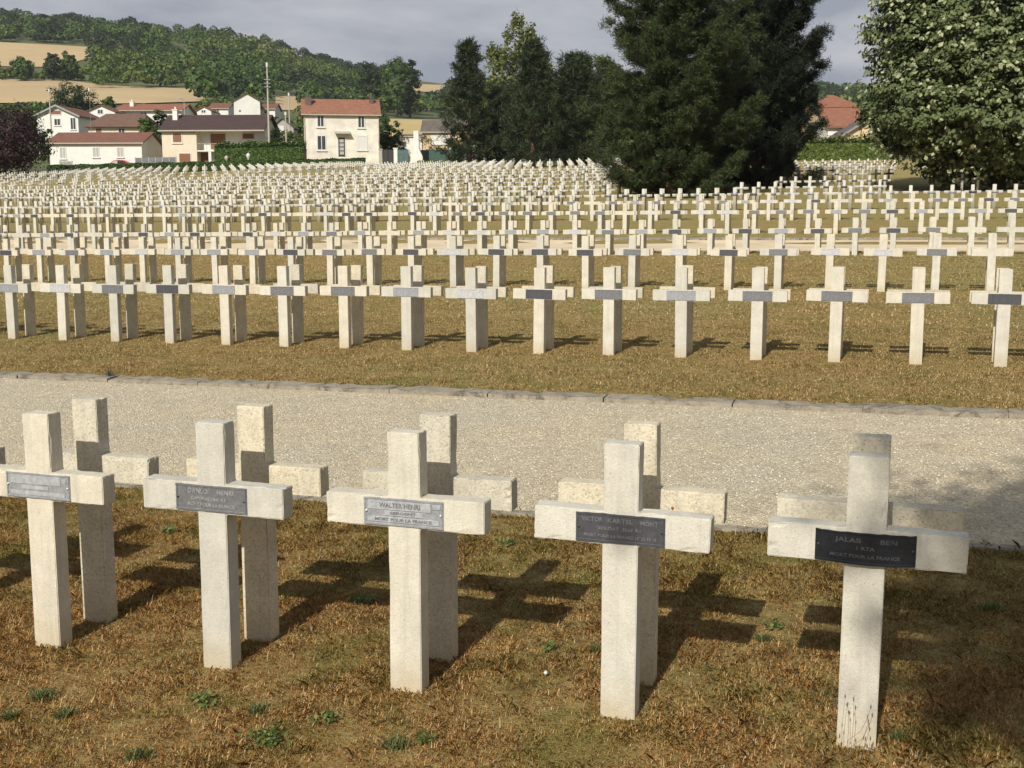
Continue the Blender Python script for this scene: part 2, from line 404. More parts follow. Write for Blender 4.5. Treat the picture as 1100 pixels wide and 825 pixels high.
# ------------------------------------------------------------------ grave crosses
CW, CH, HB, HT, PW, DP = .600, .951, .607, .721, .121, .077
def cross_outline(dz=0, w=CW, pw=PW, h=CH, hb=HB, ht=HT):
    p, a = pw/2, w/2
    return [(-p, -.25), (p, -.25), (p, hb), (a, hb), (a, ht), (p, ht), (p, h), (-p, h), (-p, ht), (-a, ht), (-a, hb), (-p, hb)]
def cross_mesh(var=0):
    mb = MB(); ol = cross_outline()
    r2 = random.Random(var); ol = [(x + r2.gauss(0, .0012), z + r2.gauss(0, .0012)) for x, z in ol]
    n = len(ol)
    v = [(x, 0, z) for x, z in ol] + [(x, DP, z) for x, z in ol]
    quads = [(0,1,2,11), (11,2,5,8), (2,3,4,5), (10,11,8,9), (8,5,6,7)]
    f = [q for q in quads] + [tuple(i+n for i in q[::-1]) for q in quads] + [((i+1) % n, i, n+i, n+(i+1) % n) for i in range(n)]
    mb.add(v, f); me = mb.mesh('grave_cross')
    bm = bmesh.new(); bm.from_mesh(me)
    e = [e for e in bm.edges if len(e.link_faces) == 2 and e.calc_face_angle(0) > .5]
    bmesh.ops.bevel(bm, geom=e, offset=.003, segments=2, affect='EDGES', clamp_overlap=True)
    bm.to_mesh(me); bm.free(); return me
def chipped(me, seed):
    """knock small chips off the edges of a foreground cross"""
    bm = bmesh.new(); bm.from_mesh(me)
    bmesh.ops.subdivide_edges(bm, edges=[e for e in bm.edges if e.calc_length() > .03], cuts=6, use_grid_fill=True)
    r2 = random.Random(seed); vs = [v for v in bm.verts if v.co.z > .03]
    edge = [v for v in vs if len(v.link_faces) and max(((f1.normal.angle(f2.normal, 0)) for f1 in v.link_faces for f2 in v.link_faces), default=0) > .5]
    for v in edge:
        if r2.random() < .05:
            v.co += -v.normal*r2.uniform(.002, .007)
        else: v.co += -v.normal*abs(r2.gauss(0, .0007))
    bm.to_mesh(me); bm.free(); return me
cross_meshes_f = [cross_mesh(i) for i in range(4)]; cross_meshes_r = [cross_mesh(i+9) for i in range(3)]
for m_ in cross_meshes_f: m_.materials.append(M_front)
for m_ in cross_meshes_r: m_.materials.append(M_rear)

def plaque_mesh(bow=0.0, w=.302, h=.098, z0=HB+.008, th=.006, rim=True, irr=0):
    nx = 16; mb = MB(); v = []; f = []
    r2 = random.Random(int(bow*1e4)+irr)
    wav = [r2.gauss(0, .0010) for _ in range(nx+1)]
    prof = [(0, 0), (0, h), ]  # y, z
    for i in range(nx+1):
        t = i/nx*2-1; x = t*w/2; yb = -bow*(1-t*t) + wav[i]*(0 if abs(t) > .95 else 1)
        zt = wav[-i-1]*.8; zb = -bow*.35*(1-t*t)
        v += [(x, -.0012, z0+zb), (x, yb-th, z0+zb), (x, yb-th, z0+.006+zb), (x, yb-th+.002, z0+.008+zb), (x, yb-th+.002, z0+h-.008+zt), (x, yb-th, z0+h-.006+zt), (x, yb-th, z0+h+zt), (x, yb-.0012, z0+h+zt)]
    k = 8
    for i in range(nx):
        for j in range(k-1): f.append((i*k+j, i*k+j+1, (i+1)*k+j+1, (i+1)*k+j))
    f += [tuple(range(k))[::-1], tuple(range(nx*k, nx*k+k))]
    mb.add(v, f)
    for sx in (-1, 1):  # rims at the two ends
        x0 = sx*(w/2-.003); mb.box(min(x0, x0-sx*.005), max(x0, x0-sx*.005), -th-.0006, -.002, z0+.007, z0+h-.007)
    return mb.mesh('plaque')
plq = {k: plaque_mesh(0, irr=i) for i, k in enumerate(PM)}
for k, me in plq.items(): me.materials.append(PM[k])

def text_mesh(body, size, x, y, z, width=None, ext=.0009):
    cu = bpy.data.curves.new('txt', 'FONT'); cu.body = body; cu.size = size; cu.extrude = ext; cu.align_x = 'CENTER'; cu.align_y = 'CENTER'
    cu.offset = .0004; cu.resolution_u = 2
    o = bpy.data.objects.new('txt', cu); col.objects.link(o)
    dg = bpy.context.evaluated_depsgraph_get(); me = bpy.data.meshes.new_from_object(o.evaluated_get(dg))
    bpy.data.objects.remove(o)
    co = np.array([v.co[:] for v in me.vertices])
    if width:
        w0 = co[:, 0].max()-co[:, 0].min(); co[:, 0] *= width/w0
    V = np.stack([co[:, 0]+x, y-co[:, 2], co[:, 1]+z], -1)
    me.vertices.foreach_set('co', V.astype(np.float32).ravel()); me.update()
    return me
def join_meshes(name, mes):
    bm = bmesh.new()
    for m_ in mes: bm.from_mesh(m_)
    me = bpy.data.meshes.new(name); bm.to_mesh(me); bm.free(); return me

ROWS = {}
def row(name, q, a0, s, n, zc, zs, i0=0): ROWS[name] = dict(q=q, a0=a0, s=s, n=n, z=zc, zs=zs, i0=i0)
row('A', 3.763, -3.205, .7798, 6, 0.0, .0122, -1)
row('B', 12.43, -10.864, .7847, 16, .1278, .0122)
row('C', 20.177, -17.656, .8223, 24, .2785, .0122)
row('D', 28.387, -24.262, .8252, 33, .4492, .0122)
row('E', 35.0, -30.05, .759, 44, .89, .0066)
row('F', 43.0, -19.10-.799*20, .799, 49, 1.208, .0074)
row('G', 50.2, -11.5-.767*35, .767, 57, 1.516, .0086)
OFF = .322
tones = {'A': ['mid', 'light', 'mid', 'light', 'dark', 'black'],
 'B': 'light pale mid dark light mid mid light pale dark mid light mid mid mid dark'.split(),
 'C': 'dark light mid light pale light light light dark mid mid dark pale dark dark dark mid pale dark mid pale pale mid none'.split()}
def tone(r, i):
    if r in tones and i < len(tones[r]): return tones[r][i]
    return random.Random(hash((ord(r), i*31))).choice(['mid', 'mid', 'light', 'light', 'pale', 'dark', 'none'])
def pos(r, i, rear):
    d = ROWS[r]; X, Y = qa(d['q'] + ((.297 if r == 'A' else OFF) if rear else 0), d['a0'] + i*d['s']); z = d['z'] + d['zs']*X
    return X, Y, z
ORD = ['zeroth', 'first', 'second', 'third', 'fourth', 'fifth', 'sixth', 'seventh', 'eighth', 'ninth', 'tenth', 'eleventh', 'twelfth', 'thirteenth', 'fourteenth', 'fifteenth', 'sixteenth', 'seventeenth', 'eighteenth', 'nineteenth']
def ordn(i):
    if i < 20: return ORD[i]
    t = {2: 'twent', 3: 'thirt', 4: 'fort', 5: 'fift'}[i//10]
    return t+'ieth' if i % 10 == 0 else t+'y-'+ORD[i % 10]
ROWNAME = {'B': 'first double row past the gravel path', 'C': 'second double row past the gravel path', 'D': 'double row before the far kerb',
           'E': 'first double row behind the far kerb', 'F': 'second double row behind the far kerb', 'G': 'third double row behind the far kerb'}
TN = {'pale': 'whitish plaque', 'light': 'light grey plaque', 'mid': 'grey plaque', 'dark': 'dark plaque', 'black': 'black plaque', 'none': 'no plaque'}

cand = []
for r in 'BCDEFG':
    for i in range(ROWS[r]['n']):
        for rear in (0, 1):
            X, Y, z = pos(r, i, rear); px = 550 + F*X/Y
            hw = .3*F/Y
            inside = -hw*.6 < px < 1100+hw*.6
            if r in 'G' and 655 < px < 700: pass
            cand.append((Y + (.0 if inside else 1e4), r, i, rear))
cand.sort(); N_IND = 300 - 12
indiv = set((r, i, re) for (d, r, i, re) in cand[:N_IND] if d < 1e4)
lab_n = {}
def place_cross(r, i, rear):
    X, Y, z = pos(r, i, rear)
    rr = random.Random(1000*ord(r)+i*2+rear)
    tx, ty, tz_ = (rr.gauss(0, .007), rr.gauss(0, .0075), rr.gauss(0, .018))
    if r == 'A': tx *= .3; ty *= .3; tz_ *= .4
    me = (cross_meshes_r if rear else cross_meshes_f)[rr.randrange(3)]
    o = bpy.data.objects.new('grave_cross', me); col.objects.link(o)
    if rear: o.location = (X + DP*N2[0]*1, Y + DP*N2[1], z + rr.gauss(0, .005) + (.010 if r == 'A' else 0))
    else: o.location = (X, Y, z + (rr.gauss(0, .005) if r != 'A' else 0))
    o.rotation_euler = (tx, ty, TH + tz_ + (math.pi if rear else 0))
    t = tone(r, i)
    if r != 'A':
        nth = ordn(i+1)
        side = 'from left'
        if r in 'EFG':
            lastpx = [k for k in range(ROWS[r]['n']) if 550 + F*pos(r, k, 0)[0]/pos(r, k, 0)[1] < 1100]
            nth = ordn(max(lastpx) - i + 1) if i <= max(lastpx) else 'last'; side = 'from right'
        if rear: lb = 'rear cross shown from behind, %s %s, %s' % (nth, side, ROWNAME[r])
        elif t == 'none': lb = 'pale cross without plaque, %s %s, %s' % (nth, side, ROWNAME[r])
        else: lb = 'cross with %s, %s %s, %s' % (TN[t], nth, side, ROWNAME[r])
        tag(o, lb, 'grave cross', 'grave crosses standing in double rows')
    if not rear and t != 'none' and r != 'A':
        p = bpy.data.objects.new('plaque', plq[t]); col.objects.link(p); p.parent = o
    return o
for (r, i, rear) in sorted(indiv): place_cross(r, i, rear)

# --- the near row, with its own chipped meshes and written plaques
FRONT_LABEL = {-1: None,
 0: 'front cross with blank light grey tape-strip plaque, beside the lawn corner',
 1: 'near cross whose grey plaque begins with the name DANLO in raised letters',
 2: 'near cross with light grey plaque carrying two pale strips, middle of front row',
 3: 'near cross with dark straight plaque under its rust spotted neighbour behind',
 4: 'nearest cross with bulging black plaque and a dry weed at its foot'}
REAR_LABEL = {-1: 'rear cross mostly outside the picture, only its dark arm end showing',
 0: 'pitted cross seen from behind, back to back with the blank plaque cross',
 1: 'pitted cross seen from behind, back to back with the DANLO cross',
 2: 'pitted cross seen from behind, behind the middle cross of the near row',
 3: 'pitted cross seen from behind with a rust spot on its arm',
 4: 'weathered grey-topped cross hidden behind the black plaque cross'}
A_OBJ = {}
for i in range(-1, 5):
    for rear in (0, 1):
        o = place_cross('A', i, rear); me = chipped(cross_mesh(40+i*2+rear), i*7+rear)
        me.materials.append(M_rear if rear else M_front); o.data = me; A_OBJ[(i, rear)] = o
        lb = (REAR_LABEL if rear else FRONT_LABEL)[i] or 'front row cross left of the blank plaque cross, just out of the picture'
        tag(o, lb, 'grave cross', 'grave crosses standing in double rows')

def near_plaque(i, mat, bow, lines, strips, lm, screw, letters=True):
    o = A_OBJ[(i, 0)]
    pm = plaque_mesh(bow, irr=i*3+1); p = link('plaque', pm, PM[mat], o)
    tag(p, {'light': 'light grey metal plaque', 'mid': 'grey metal plaque', 'dark': 'dark grey metal plaque', 'black': 'black bulging metal plaque'}[mat])
    yc = -.0042 - .0
    def bowy(x): return -bow*(1-(x/.151)**2)
    if strips:
        for (x0, x1, z0, z1) in strips:
            mb = MB(); mb.box(x0, x1, -.0065, -.0035, HB+.008+z0, HB+.008+z1)
            s = mb.build('name_strip', M_letterL, p, bevel=.0006)
    if lines:
        ms = []
        for (txt, size, x, z, wd) in lines:
            t = text_mesh(txt, size, x, -.0050 if not strips else -.0068, HB+.008+z, wd)
            if bow:
                for v_ in t.vertices: v_.co.y += bowy(v_.co.x); v_.co.z -= bow*.35*(1-(v_.co.x/.151)**2)*.5
            ms.append(t)
        link('inscription', join_meshes('inscription', ms), lm, p)
    for sx in (-1, 1):
        mb = MB(); x = sx*.141; z = HB+.008+.049; mb.tube([(x, -.003, z), (x, -.0085, z), (x, -.0095, z)], [.0042, .0042, .0026], 10)
        mb.box(x-.0034, x+.0034, -.0099, -.0088, z-.0005, z+.0005); mb.build('screw', screw, p)
near_plaque(0, 'light', .0, None, [(-.128, .108, .055, .090), (-.075, .05, .034, .048), (-.128, .128, .010, .026), (.114, .135, .068, .084)], M_letterL, M_screwL)
near_plaque(1, 'mid', .0, [('DANLO', .027, -.055, .074, .085), ('HENRI', .023, .062, .074, .07), ('CAPORAL 154E R.I.', .015, -.01, .047, .15), ('MORT POUR LA FRANCE', .017, 0, .023, .20)], None, M_letter, M_screw)
near_plaque(2, 'light', .0, [('WALTER HENRI', .024, -.012, .073, .155), ('SERGENT', .014, 0, .046, .10), ('MORT POUR LA FRANCE', .015, 0, .022, .215)],
            [(-.135, .105, .057, .089), (-.072, .075, .036, .054), (-.135, .135, .012, .031), (.111, .140, .070, .086)], PM['mid'], M_screwL)
near_plaque(3, 'dark', .0, [('VICTOR', .021, -.095, .076, .072), ('KARTEL', .021, .0, .075, .085), ('MONT', .021, .098, .074, .058), ('SOLDAT  356E R.I.', .015, 0, .048, .15), ('MORT POUR LA FRANCE LE 23.10.18', .014, 0, .022, .245)], None, PM['mid'], M_screw)
near_plaque(4, 'black', .013, [('JALAB', .020, -.05, .074, .08), ('BEN', .020, .07, .074, .05), ('1 RTA', .016, 0, .050, .055), ('MORT POUR LA FRANCE', .015, 0, .024, .21)], None, M_letterD, M_screw)
# the rust spot
mb = MB(); mb.tube([(-.12, DP+.0002, HB+.05), (-.12, DP+.0022, HB+.05)], [.006, .0045], 9)
sp = mb.build('rust_spot', plain('rust', (.30, .10, .03), .9, .3, 60), A_OBJ[(3, 1)])

# ------------------------------------------------------------------ the far crosses, one mass
def cross_quads():
    ol = np.array(cross_outline()); n = len(ol)
    ol[0:2, 1] = -.15
    v = np.concatenate([np.stack([ol[:, 0], np.zeros(n), ol[:, 1]], -1), np.stack([ol[:, 0], np.full(n, DP), ol[:, 1]], -1)])
    q = [(0,1,2,11), (11,2,5,8), (2,3,4,5), (10,11,8,9), (8,5,6,7)]
    f = q + [tuple(i+n for i in t[::-1]) for t in q] + [((i+1) % n, i, n+i, n+(i+1) % n) for i in range(n)]
    z0 = HB+.008; b = len(v)
    pv = np.array([(-.151, -.007, z0), (.151, -.007, z0), (.151, -.007, z0+.098), (-.151, -.007, z0+.098), (-.151, 0, z0), (.151, 0, z0), (.151, 0, z0+.098), (-.151, 0, z0+.098)])
    pf = [(0,1,2,3), (0,4,5,1), (1,5,6,2), (2,6,7,3), (3,7,4,0)]
    return v, np.array(f), pv, np.array(pf)
CV, CF, PV, PF = cross_quads()
def cross_mass(name, items, label):
    """items: (x,y,z,rz,front)"""
    Vs = []; Fs = []; Ms = []; b = 0
    for (x, y, z, rz, front) in items:
        rz2 = rz + rng.normal(0, .015) + (0 if front else math.pi); tl = rng.normal(0, .008)
        cz, sz = math.cos(rz2), math.sin(rz2)
        def put(v, f, m):
            nonlocal b
            w_ = v.copy(); w_[:, 0] = v[:, 0] + tl*v[:, 2]
            X = w_[:, 0]*cz - w_[:, 1]*sz + x; Y = w_[:, 0]*sz + w_[:, 1]*cz + y
            Vs.append(np.stack([X, Y, w_[:, 2]+z], -1)); Fs.append(f+b); Ms.append(np.full(len(f), m)); b += len(v)
        put(CV, CF, 0 if front else 1)
        if front and rng.random() < .9: put(PV, PF, 2+int(rng.integers(0, 4)))
    me = mesh_np(name, np.concatenate(Vs), np.concatenate(Fs), np.concatenate(Ms))
    o = link(name, me, [M_front, M_rear, PM['mid'], PM['light'], PM['dark'], PM['pale']])
    return tag(o, label, 'grave crosses', None, 'stuff')
items = []
for r in 'BCDEFG':
    d = ROWS[r]
    for i in range(-4, d['n']+4):
        for rear in (0, 1):
            if (r, i, rear) in indiv: continue
            X, Y, z = pos(r, i, rear)
            px = 550 + F*X/Y; hw = .3*F/Y
            if rear: X += DP*N2[0]; Y += DP*N2[1]
            if r in 'BCD' and (0 <= i < d['n']): continue
            items.append((X, Y, z, TH, not rear))
def img(X, Y, z=None):
    z = Tz(X, Y) if z is None else z; dz = z-HC
    d = Y*c_ - dz*s_; v = Y*s_ + dz*c_
    return 550 + F*X/d, 412.5 - F*v/d
# diagonal kerb that closes the block on the far side
K0 = gpix(-40, 215); K1 = gpix(372, 188.5)
kd = np.array([K1[0]-K0[0], K1[1]-K0[1]]); kl = np.hypot(*kd); kd /= kl; kn = np.array([-kd[1], kd[0]])
def beyond(X, Y): return (X-K0[0])*kn[0] + (Y-K0[1])*kn[1]
right_q = [57.8, 68.2, 79.5, 88, 96, 104, 112]
left_q = [57.6, 65.4, 73.2, 81.0, 88.8, 96.6, 104.4, 112.2]
a_ok = lambda px: (px < 700)
for q in right_q:
    a = -10.0
    while a < 40:
        X, Y = qa(q, a); px, py = img(X, Y)
        keep = 690 < px < 1125
        if q > 60: keep = 825 < px < 1125
        if 962 < px and q > 56 and not (1030 < px < 1060 and 66 < q < 80): keep = keep and q < 56
        if q < 60 and px < 778: keep = False
        if keep:
            z = Tz(X, Y)-.01
            for rear in (0, 1):
                Xr, Yr = X + rear*(OFF+DP)*N2[0], Y + rear*(OFF+DP)*N2[1]; items.append((Xr, Yr, z, TH, not rear))
        a += .785
for q in left_q:
    a = -75.0 + rng.uniform(0, .8)
    while a < 12:
        X, Y = qa(q, a); px, py = img(X, Y)
        if -25 < px < 668 and beyond(X, Y) < -1.2 and Y < 116:
            z = Tz(X, Y)-.01
            for rear in (0, 1):
                Xr, Yr = X + rear*(OFF+DP)*N2[0], Y + rear*(OFF+DP)*N2[1]; items.append((Xr, Yr, z, TH, not rear))
        a += .80
cross_mass('grave_crosses', items, 'massed pale crosses in rows on the rising lawn behind the far kerb')
# kerb along the diagonal
mb = MB()
for k in range(60):
    t0, t1 = k/60*kl, (k+1)/60*kl - .02
    P = [K0[0]+kd[0]*t0, K0[1]+kd[1]*t0, K0[0]+kd[0]*t1, K0[1]+kd[1]*t1]
    v = [(P[0], P[1]), (P[2], P[3]), (P[2]+kn[0]*.5, P[3]+kn[1]*.5), (P[0]+kn[0]*.5, P[1]+kn[1]*.5)]
    mb.add([(x, y, Tz(x, y)-.2) for x, y in v]+[(x, y, Tz(x, y)+.16) for x, y in v], [(3,2,1,0), (4,5,6,7), (0,1,5,4), (1,2,6,5), (2,3,7,6), (3,0,4,7)])
tag(mb.build('kerb', plain('pale_kerb', (.55, .50, .40), .9)), kind='structure')
# blocks beyond it: tight columns that run to their own vanishing points
def block(px0, px1, vpx, py0, py1, lat, dep, jitter=.0, cond=None):
    th = math.atan((vpx-550)/F); ud = np.array([math.cos(th), -math.sin(th)]); nd = np.array([math.sin(th), math.cos(th)])
    res = []
    for iu in range(-160, 160):
        for iv in range(0, 100):
            P = nd*(70 + iv*dep) + ud*(iu*lat)
            if P[1] < 40: continue
            px, py = img(P[0], P[1])
            if px0 < px < px1 and py0 < py < py1 and (px0 > 100 or beyond(P[0], P[1]) > 1.5) and (cond is None or cond(px, py, P)):
                res.append((P[0], P[1], Tz(P[0], P[1])-.01, -th, iv % 4 != 1))
    return res
items = block(-30, 402, 225, 181.0, 214, 1.12, 1.9, cond=lambda px, py, P: P[1] < 159 and (P[1] > 143 or int(P[1]*10) % 3 == 0) )
cross_mass('grave_crosses', items, 'massed crosses beyond the slanting kerb below the long hedge')
items = block(402, 672, 590, 176.5, 199, 1.10, 2.5, cond=lambda px, py, P: 121 < P[1] < 150)
cross_mass('grave_crosses', items, 'massed pinkish crosses in fanning columns before the dark conifers')

# ------------------------------------------------------------------ near grass, pebbles
def blades(name, n, q0, q1, a0, a1, l0, l1, wd, label, dens=None):
    q = rng.uniform(q0, q1, n); a = rng.uniform(a0, a1, n)
    X = q*N2[0]+a*U2[0]; Y = q*N2[1]+a*U2[1]
    px = 550 + F*X/np.maximum(Y, .1); k = (px > -260) & (px < 1500) & (Y > 1.6)
    X, Y = X[k], Y[k]; n = len(X); Z = T(X, Y)-.002
    # thin and thick patches
    pn = np.sin(X*5.1+1.3*np.sin(Y*3.7))*np.sin(Y*4.3+1.7*np.sin(X*2.9))
    p2 = np.sin(X*13.7+2.1*np.sin(Y*9.1+1)+.7)*np.sin(Y*12.1+1.9*np.sin(X*11.3)); keep2 = rng.random(n) < np.clip(.95 + .55*(p2*.6+pn*.5), .12, 1)
    X, Y, Z, pn, p2 = X[keep2], Y[keep2], Z[keep2], pn[keep2], p2[keep2]; n = len(X)
    h = rng.uniform(l0, l1, n)*(1+.25*pn+.2*p2); lg = rng.random(n) < .012; h[lg] *= 2.1
    az = rng.uniform(0, 2*np.pi, n); lean = rng.uniform(.35, 1.52, n)
    dx, dy = np.cos(az), np.sin(az); fx, fy = -dy, dx
    wv = wd*rng.uniform(.6, 1.4, n)
    base = np.stack([X, Y, Z], -1); side = np.stack([fx*wv/2, fy*wv/2, 0*X], -1)
    mid = base + np.stack([dx*h*np.sin(lean)*.4, dy*h*np.sin(lean)*.4, h*np.cos(lean)*.6], -1)
    tip = base + np.stack([dx*h*np.sin(lean), dy*h*np.sin(lean), h*np.cos(lean)*.9], -1)
    V = np.stack([base-side, base+side, mid+side*.8, tip, mid-side*.8], 1).reshape(-1, 3)
    idx = np.arange(n)[:, None]*5
    F5 = idx + np.array([[0, 1, 2, 3, 4]])
    return tag(link(name, mesh_np(name, V, F5), M_blades), label, 'grass', None, 'stuff')
blades('grass', 1000000, 1.5, 6.10, -6.6, 4.8, .010, .031, .0022, 'short dry brown turf around the near crosses')
blades('grass', 560000, 9.86, 15.5, -14, 10.5, .010, .030, .0052, 'parched grass verge behind the stained kerb')
blades('grass', 320000, 15.5, 29.5, -28, 13, .014, .036, .012, 'thin dry lawn around the second and third double rows')

blades('grass', 5000, 5.98, 6.2, -5.5, 3.4, .02, .05, .0035, 'grass creeping over the near edge of the path')
blades('grass', 9000, 9.72, 9.95, -9, 6, .015, .035, .006, 'grass creeping over the stained kerb')
def pebbles(n, q0, q1, a0, a1, s0, s1):
    q = rng.uniform(q0, q1, n); a = rng.uniform(a0, a1, n); X = q*N2[0]+a*U2[0]; Y = q*N2[1]+a*U2[1]
    px = 550 + F*X/np.maximum(Y, .1); k = (px > -200) & (px < 1450); X, Y = X[k], Y[k]; n = len(X); Z = T(X, Y)+.008
    s = s0 + (s1-s0)*rng.random(n)**6
    oc = np.array([(1, 0, 0), (0, 1, 0), (-1, 0, 0), (0, -1, 0), (0, 0, .45), (0, 0, -.4)], float)
    fc = np.array([(0,1,4), (1,2,4), (2,3,4), (3,0,4), (1,0,5), (2,1,5), (3,2,5), (0,3,5)])
    V = oc[None]*s[:, None, None]*rng.uniform(.6, 1.3, (n, 6, 1)); az = rng.uniform(0, 6.28, n); c, s2 = np.cos(az)[:, None], np.sin(az)[:, None]
    V = np.stack([V[..., 0]*c - V[..., 1]*s2, V[..., 0]*s2 + V[..., 1]*c, V[..., 2]], -1) + np.stack([X, Y, Z], -1)[:, None]
    Fc = fc[None] + (np.arange(n)*6)[:, None, None]
    o = link('gravel', mesh_np('gravel', V.reshape(-1, 3), Fc.reshape(-1, 3)), M_pebble)
    return tag(o, 'loose pale stones strewn over the path', 'gravel', None, 'stuff')
pebbles(160000, 6.2, 9.62, -11, 8, .003, .011)

# ------------------------------------------------------------------ foliage tools
def leaf_quads(C, size, nrm, aspect=.55):
    """kite leaves of given size at centres C with normals nrm"""
    n = len(C); nrm = nrm/np.linalg.norm(nrm, axis=1, keepdims=True)
    t = rng.normal(size=(n, 3)); t -= nrm*(t*nrm).sum(1, keepdims=True); t /= np.linalg.norm(t, axis=1, keepdims=True)
    b = np.cross(nrm, t); s = np.asarray(size).reshape(-1, 1)*np.ones((n, 1))
    V = np.stack([C - t*s*.5, C + b*s*aspect*.5 + t*s*.05, C + t*s*.5, C - b*s*aspect*.5 + t*s*.05], 1)
    return V
def quads_to_mesh(name, V):
    n = len(V); return mesh_np(name, V.reshape(-1, 3), np.arange(n*4).reshape(-1, 4))
def clump_crown(center, rad, nclump, per, rc, ls, flat=.75, shell=(.62, 1.0), up=.4, aspect=.6, lump=.18, seed=0, bottom=-1.0):
    r = np.random.default_rng(seed); center = np.array(center, float); rad = np.array(rad, float)
    d = r.normal(size=(nclump*2, 3)); d /= np.linalg.norm(d, axis=1, keepdims=True); d = d[d[:, 2] > bottom][:nclump]; n = len(d)
    k1, k2, k3 = r.uniform(0, 6, 3)
    lm = 1 + lump*(np.sin(3.1*d[:, 0]*2+k1)*np.sin(2.7*d[:, 1]*2+k2) + .7*np.sin(4.2*d[:, 2]*2+k3+d[:, 0]*5))
    rr = r.uniform(*shell, n)**.7
    cc = center + d*rad*(rr*lm)[:, None]
    per_ = per; o = r.normal(size=(n, per_, 3)); o /= np.linalg.norm(o, axis=2, keepdims=True); o *= r.random((n, per_, 1))**.45
    rcs = rc*r.uniform(.6, 1.3, (n, 1, 1)); P = cc[:, None] + o*rcs*np.array([1, 1, flat])
    nr = o*.8 + d[:, None]*.7 + np.array([0, 0, up]) + r.normal(size=o.shape)*.45
    return leaf_quads(P.reshape(-1, 3), (ls*r.uniform(.7, 1.3, n*per_)), nr.reshape(-1, 3), aspect)
def trunk_mb(mb, base, top, r0, r1, limbs=0, spread=2.5, seed=0, start=.35):
    r = random.Random(seed); base = Vector(base); top = Vector(top); n = 7
    pts = [base.lerp(top, i/n) + Vector((r.gauss(0, r0*.25), r.gauss(0, r0*.25), 0))*(0 if i == 0 else 1) for i in range(n+1)]
    rad = [r0*(1-(i/n)) + r1*(i/n) for i in range(n+1)]; rad[0] *= 1.25
    mb.tube(pts, rad, 9)
    for k in range(limbs):
        t = start + (1-start)*(k+.5)/limbs; i = min(int(t*n), n-1); p = pts[i].lerp(pts[i+1], t*n-i)
        a = k*2.4 + r.uniform(-.4, .4); L = spread*r.uniform(.6, 1.1)*(1.15-t*.6)
        e = p + Vector((math.cos(a)*L, math.sin(a)*L, L*r.uniform(.35, .8)))
        m = p.lerp(e, .5) + Vector((0, 0, -L*.06))
        rr = r0*(1-t)*.55 + .02; mb.tube([p, m, e], [rr, rr*.65, rr*.25], 6)
M_bark = plain('bark', (.085, .065, .048), .95, .4, 6, bmp=.03)
M_barkP = plain('pine_bark', (.13, .075, .048), .95, .4, 6, bmp=.03)
M_barkB = plain('birch_bark', (.45, .43, .40), .9, .4, 3)
M_leafA = island_leaf('leaves_green', [(0, (.026, .055, .010)), (.5, (.060, .110, .018)), (1, (.12, .18, .035))], posscale=.35)
M_leafB = island_leaf('leaves_olive', [(0, (.042, .070, .012)), (.5, (.095, .135, .022)), (1, (.17, .21, .045))], posscale=.35)
M_leafD = island_leaf('leaves_dark', [(0, (.012, .026, .008)), (.5, (.026, .048, .013)), (1, (.055, .080, .022))], posscale=.35)
M_leafY = island_leaf('leaves_birch', [(0, (.070, .095, .025)), (.5, (.14, .165, .050)), (1, (.25, .26, .10))], posscale=.35)
M_leafP = island_leaf('leaves_purple', [(0, (.014, .006, .008)), (.5, (.030, .012, .014)), (1, (.065, .028, .026))], trans=.1)
M_linden = island_leaf('linden_leaves', [(0, (.022, .036, .008)), (.5, (.046, .070, .015)), (.85, (.085, .115, .028)), (1, (.16, .19, .06))], .6, .15, back=(.12, .15, .06), spec=.2, posscale=.5)
M_silver = island_leaf('silvery_leaf_undersides', [(0, (.15, .18, .075)), (.5, (.27, .30, .15)), (1, (.46, .47, .30))], .6, .15, pos=.1)
M_needle = island_leaf('pine_needles', [(0, (.012, .020, .007)), (.5, (.029, .044, .012)), (1, (.080, .10, .030))], .6, .08, posscale=.45, clump=(.6, 1.5))
M_needleD = island_leaf('dark_needles', [(0, (.005, .009, .005)), (.5, (.011, .019, .008)), (1, (.028, .040, .014))], .6, .05, posscale=.45)

M_needle2 = island_leaf('cypress_needles', [(0, (.010, .019, .008)), (.5, (.024, .038, .013)), (1, (.056, .074, .026))], .6, .05, posscale=.3)
def broad_tree(name, px, Y, pytop, wpx, label, cat, mat, group=None, nclump=90, per=40, ls=.4, low=.28, seed=1, X=None, pybot=None, bark=None, depth=1.0, aspect=.6, lump=.18):
    X0, Y0, z0 = at(px, Y) if X is None else (X, Y, Tz(X, Y)); zt = zat(pytop, Y); H = zt - z0; r = wpx/2/F*Y
    e = empty(name, (X0, Y0, z0), 0, label, cat, group)
    zb = H*low if pybot is None else zat(pybot, Y)-z0
    cz = (zb+H)/2; rz = (H-zb)/2
    V = clump_crown((0, 0, cz), (r*.9, r*.9*depth, rz*.9), nclump, per, r*.26, ls, seed=seed, aspect=aspect, lump=lump)
    link('crown', quads_to_mesh('crown', V), mat, e)
    mb = MB(); trunk_mb(mb, (0, 0, -.3), (0, 0, H*.8), max(.1, H*.022), .04, 9, r*.75, seed); mb.build('trunk', bark or M_bark, e, smooth=True)
    return e

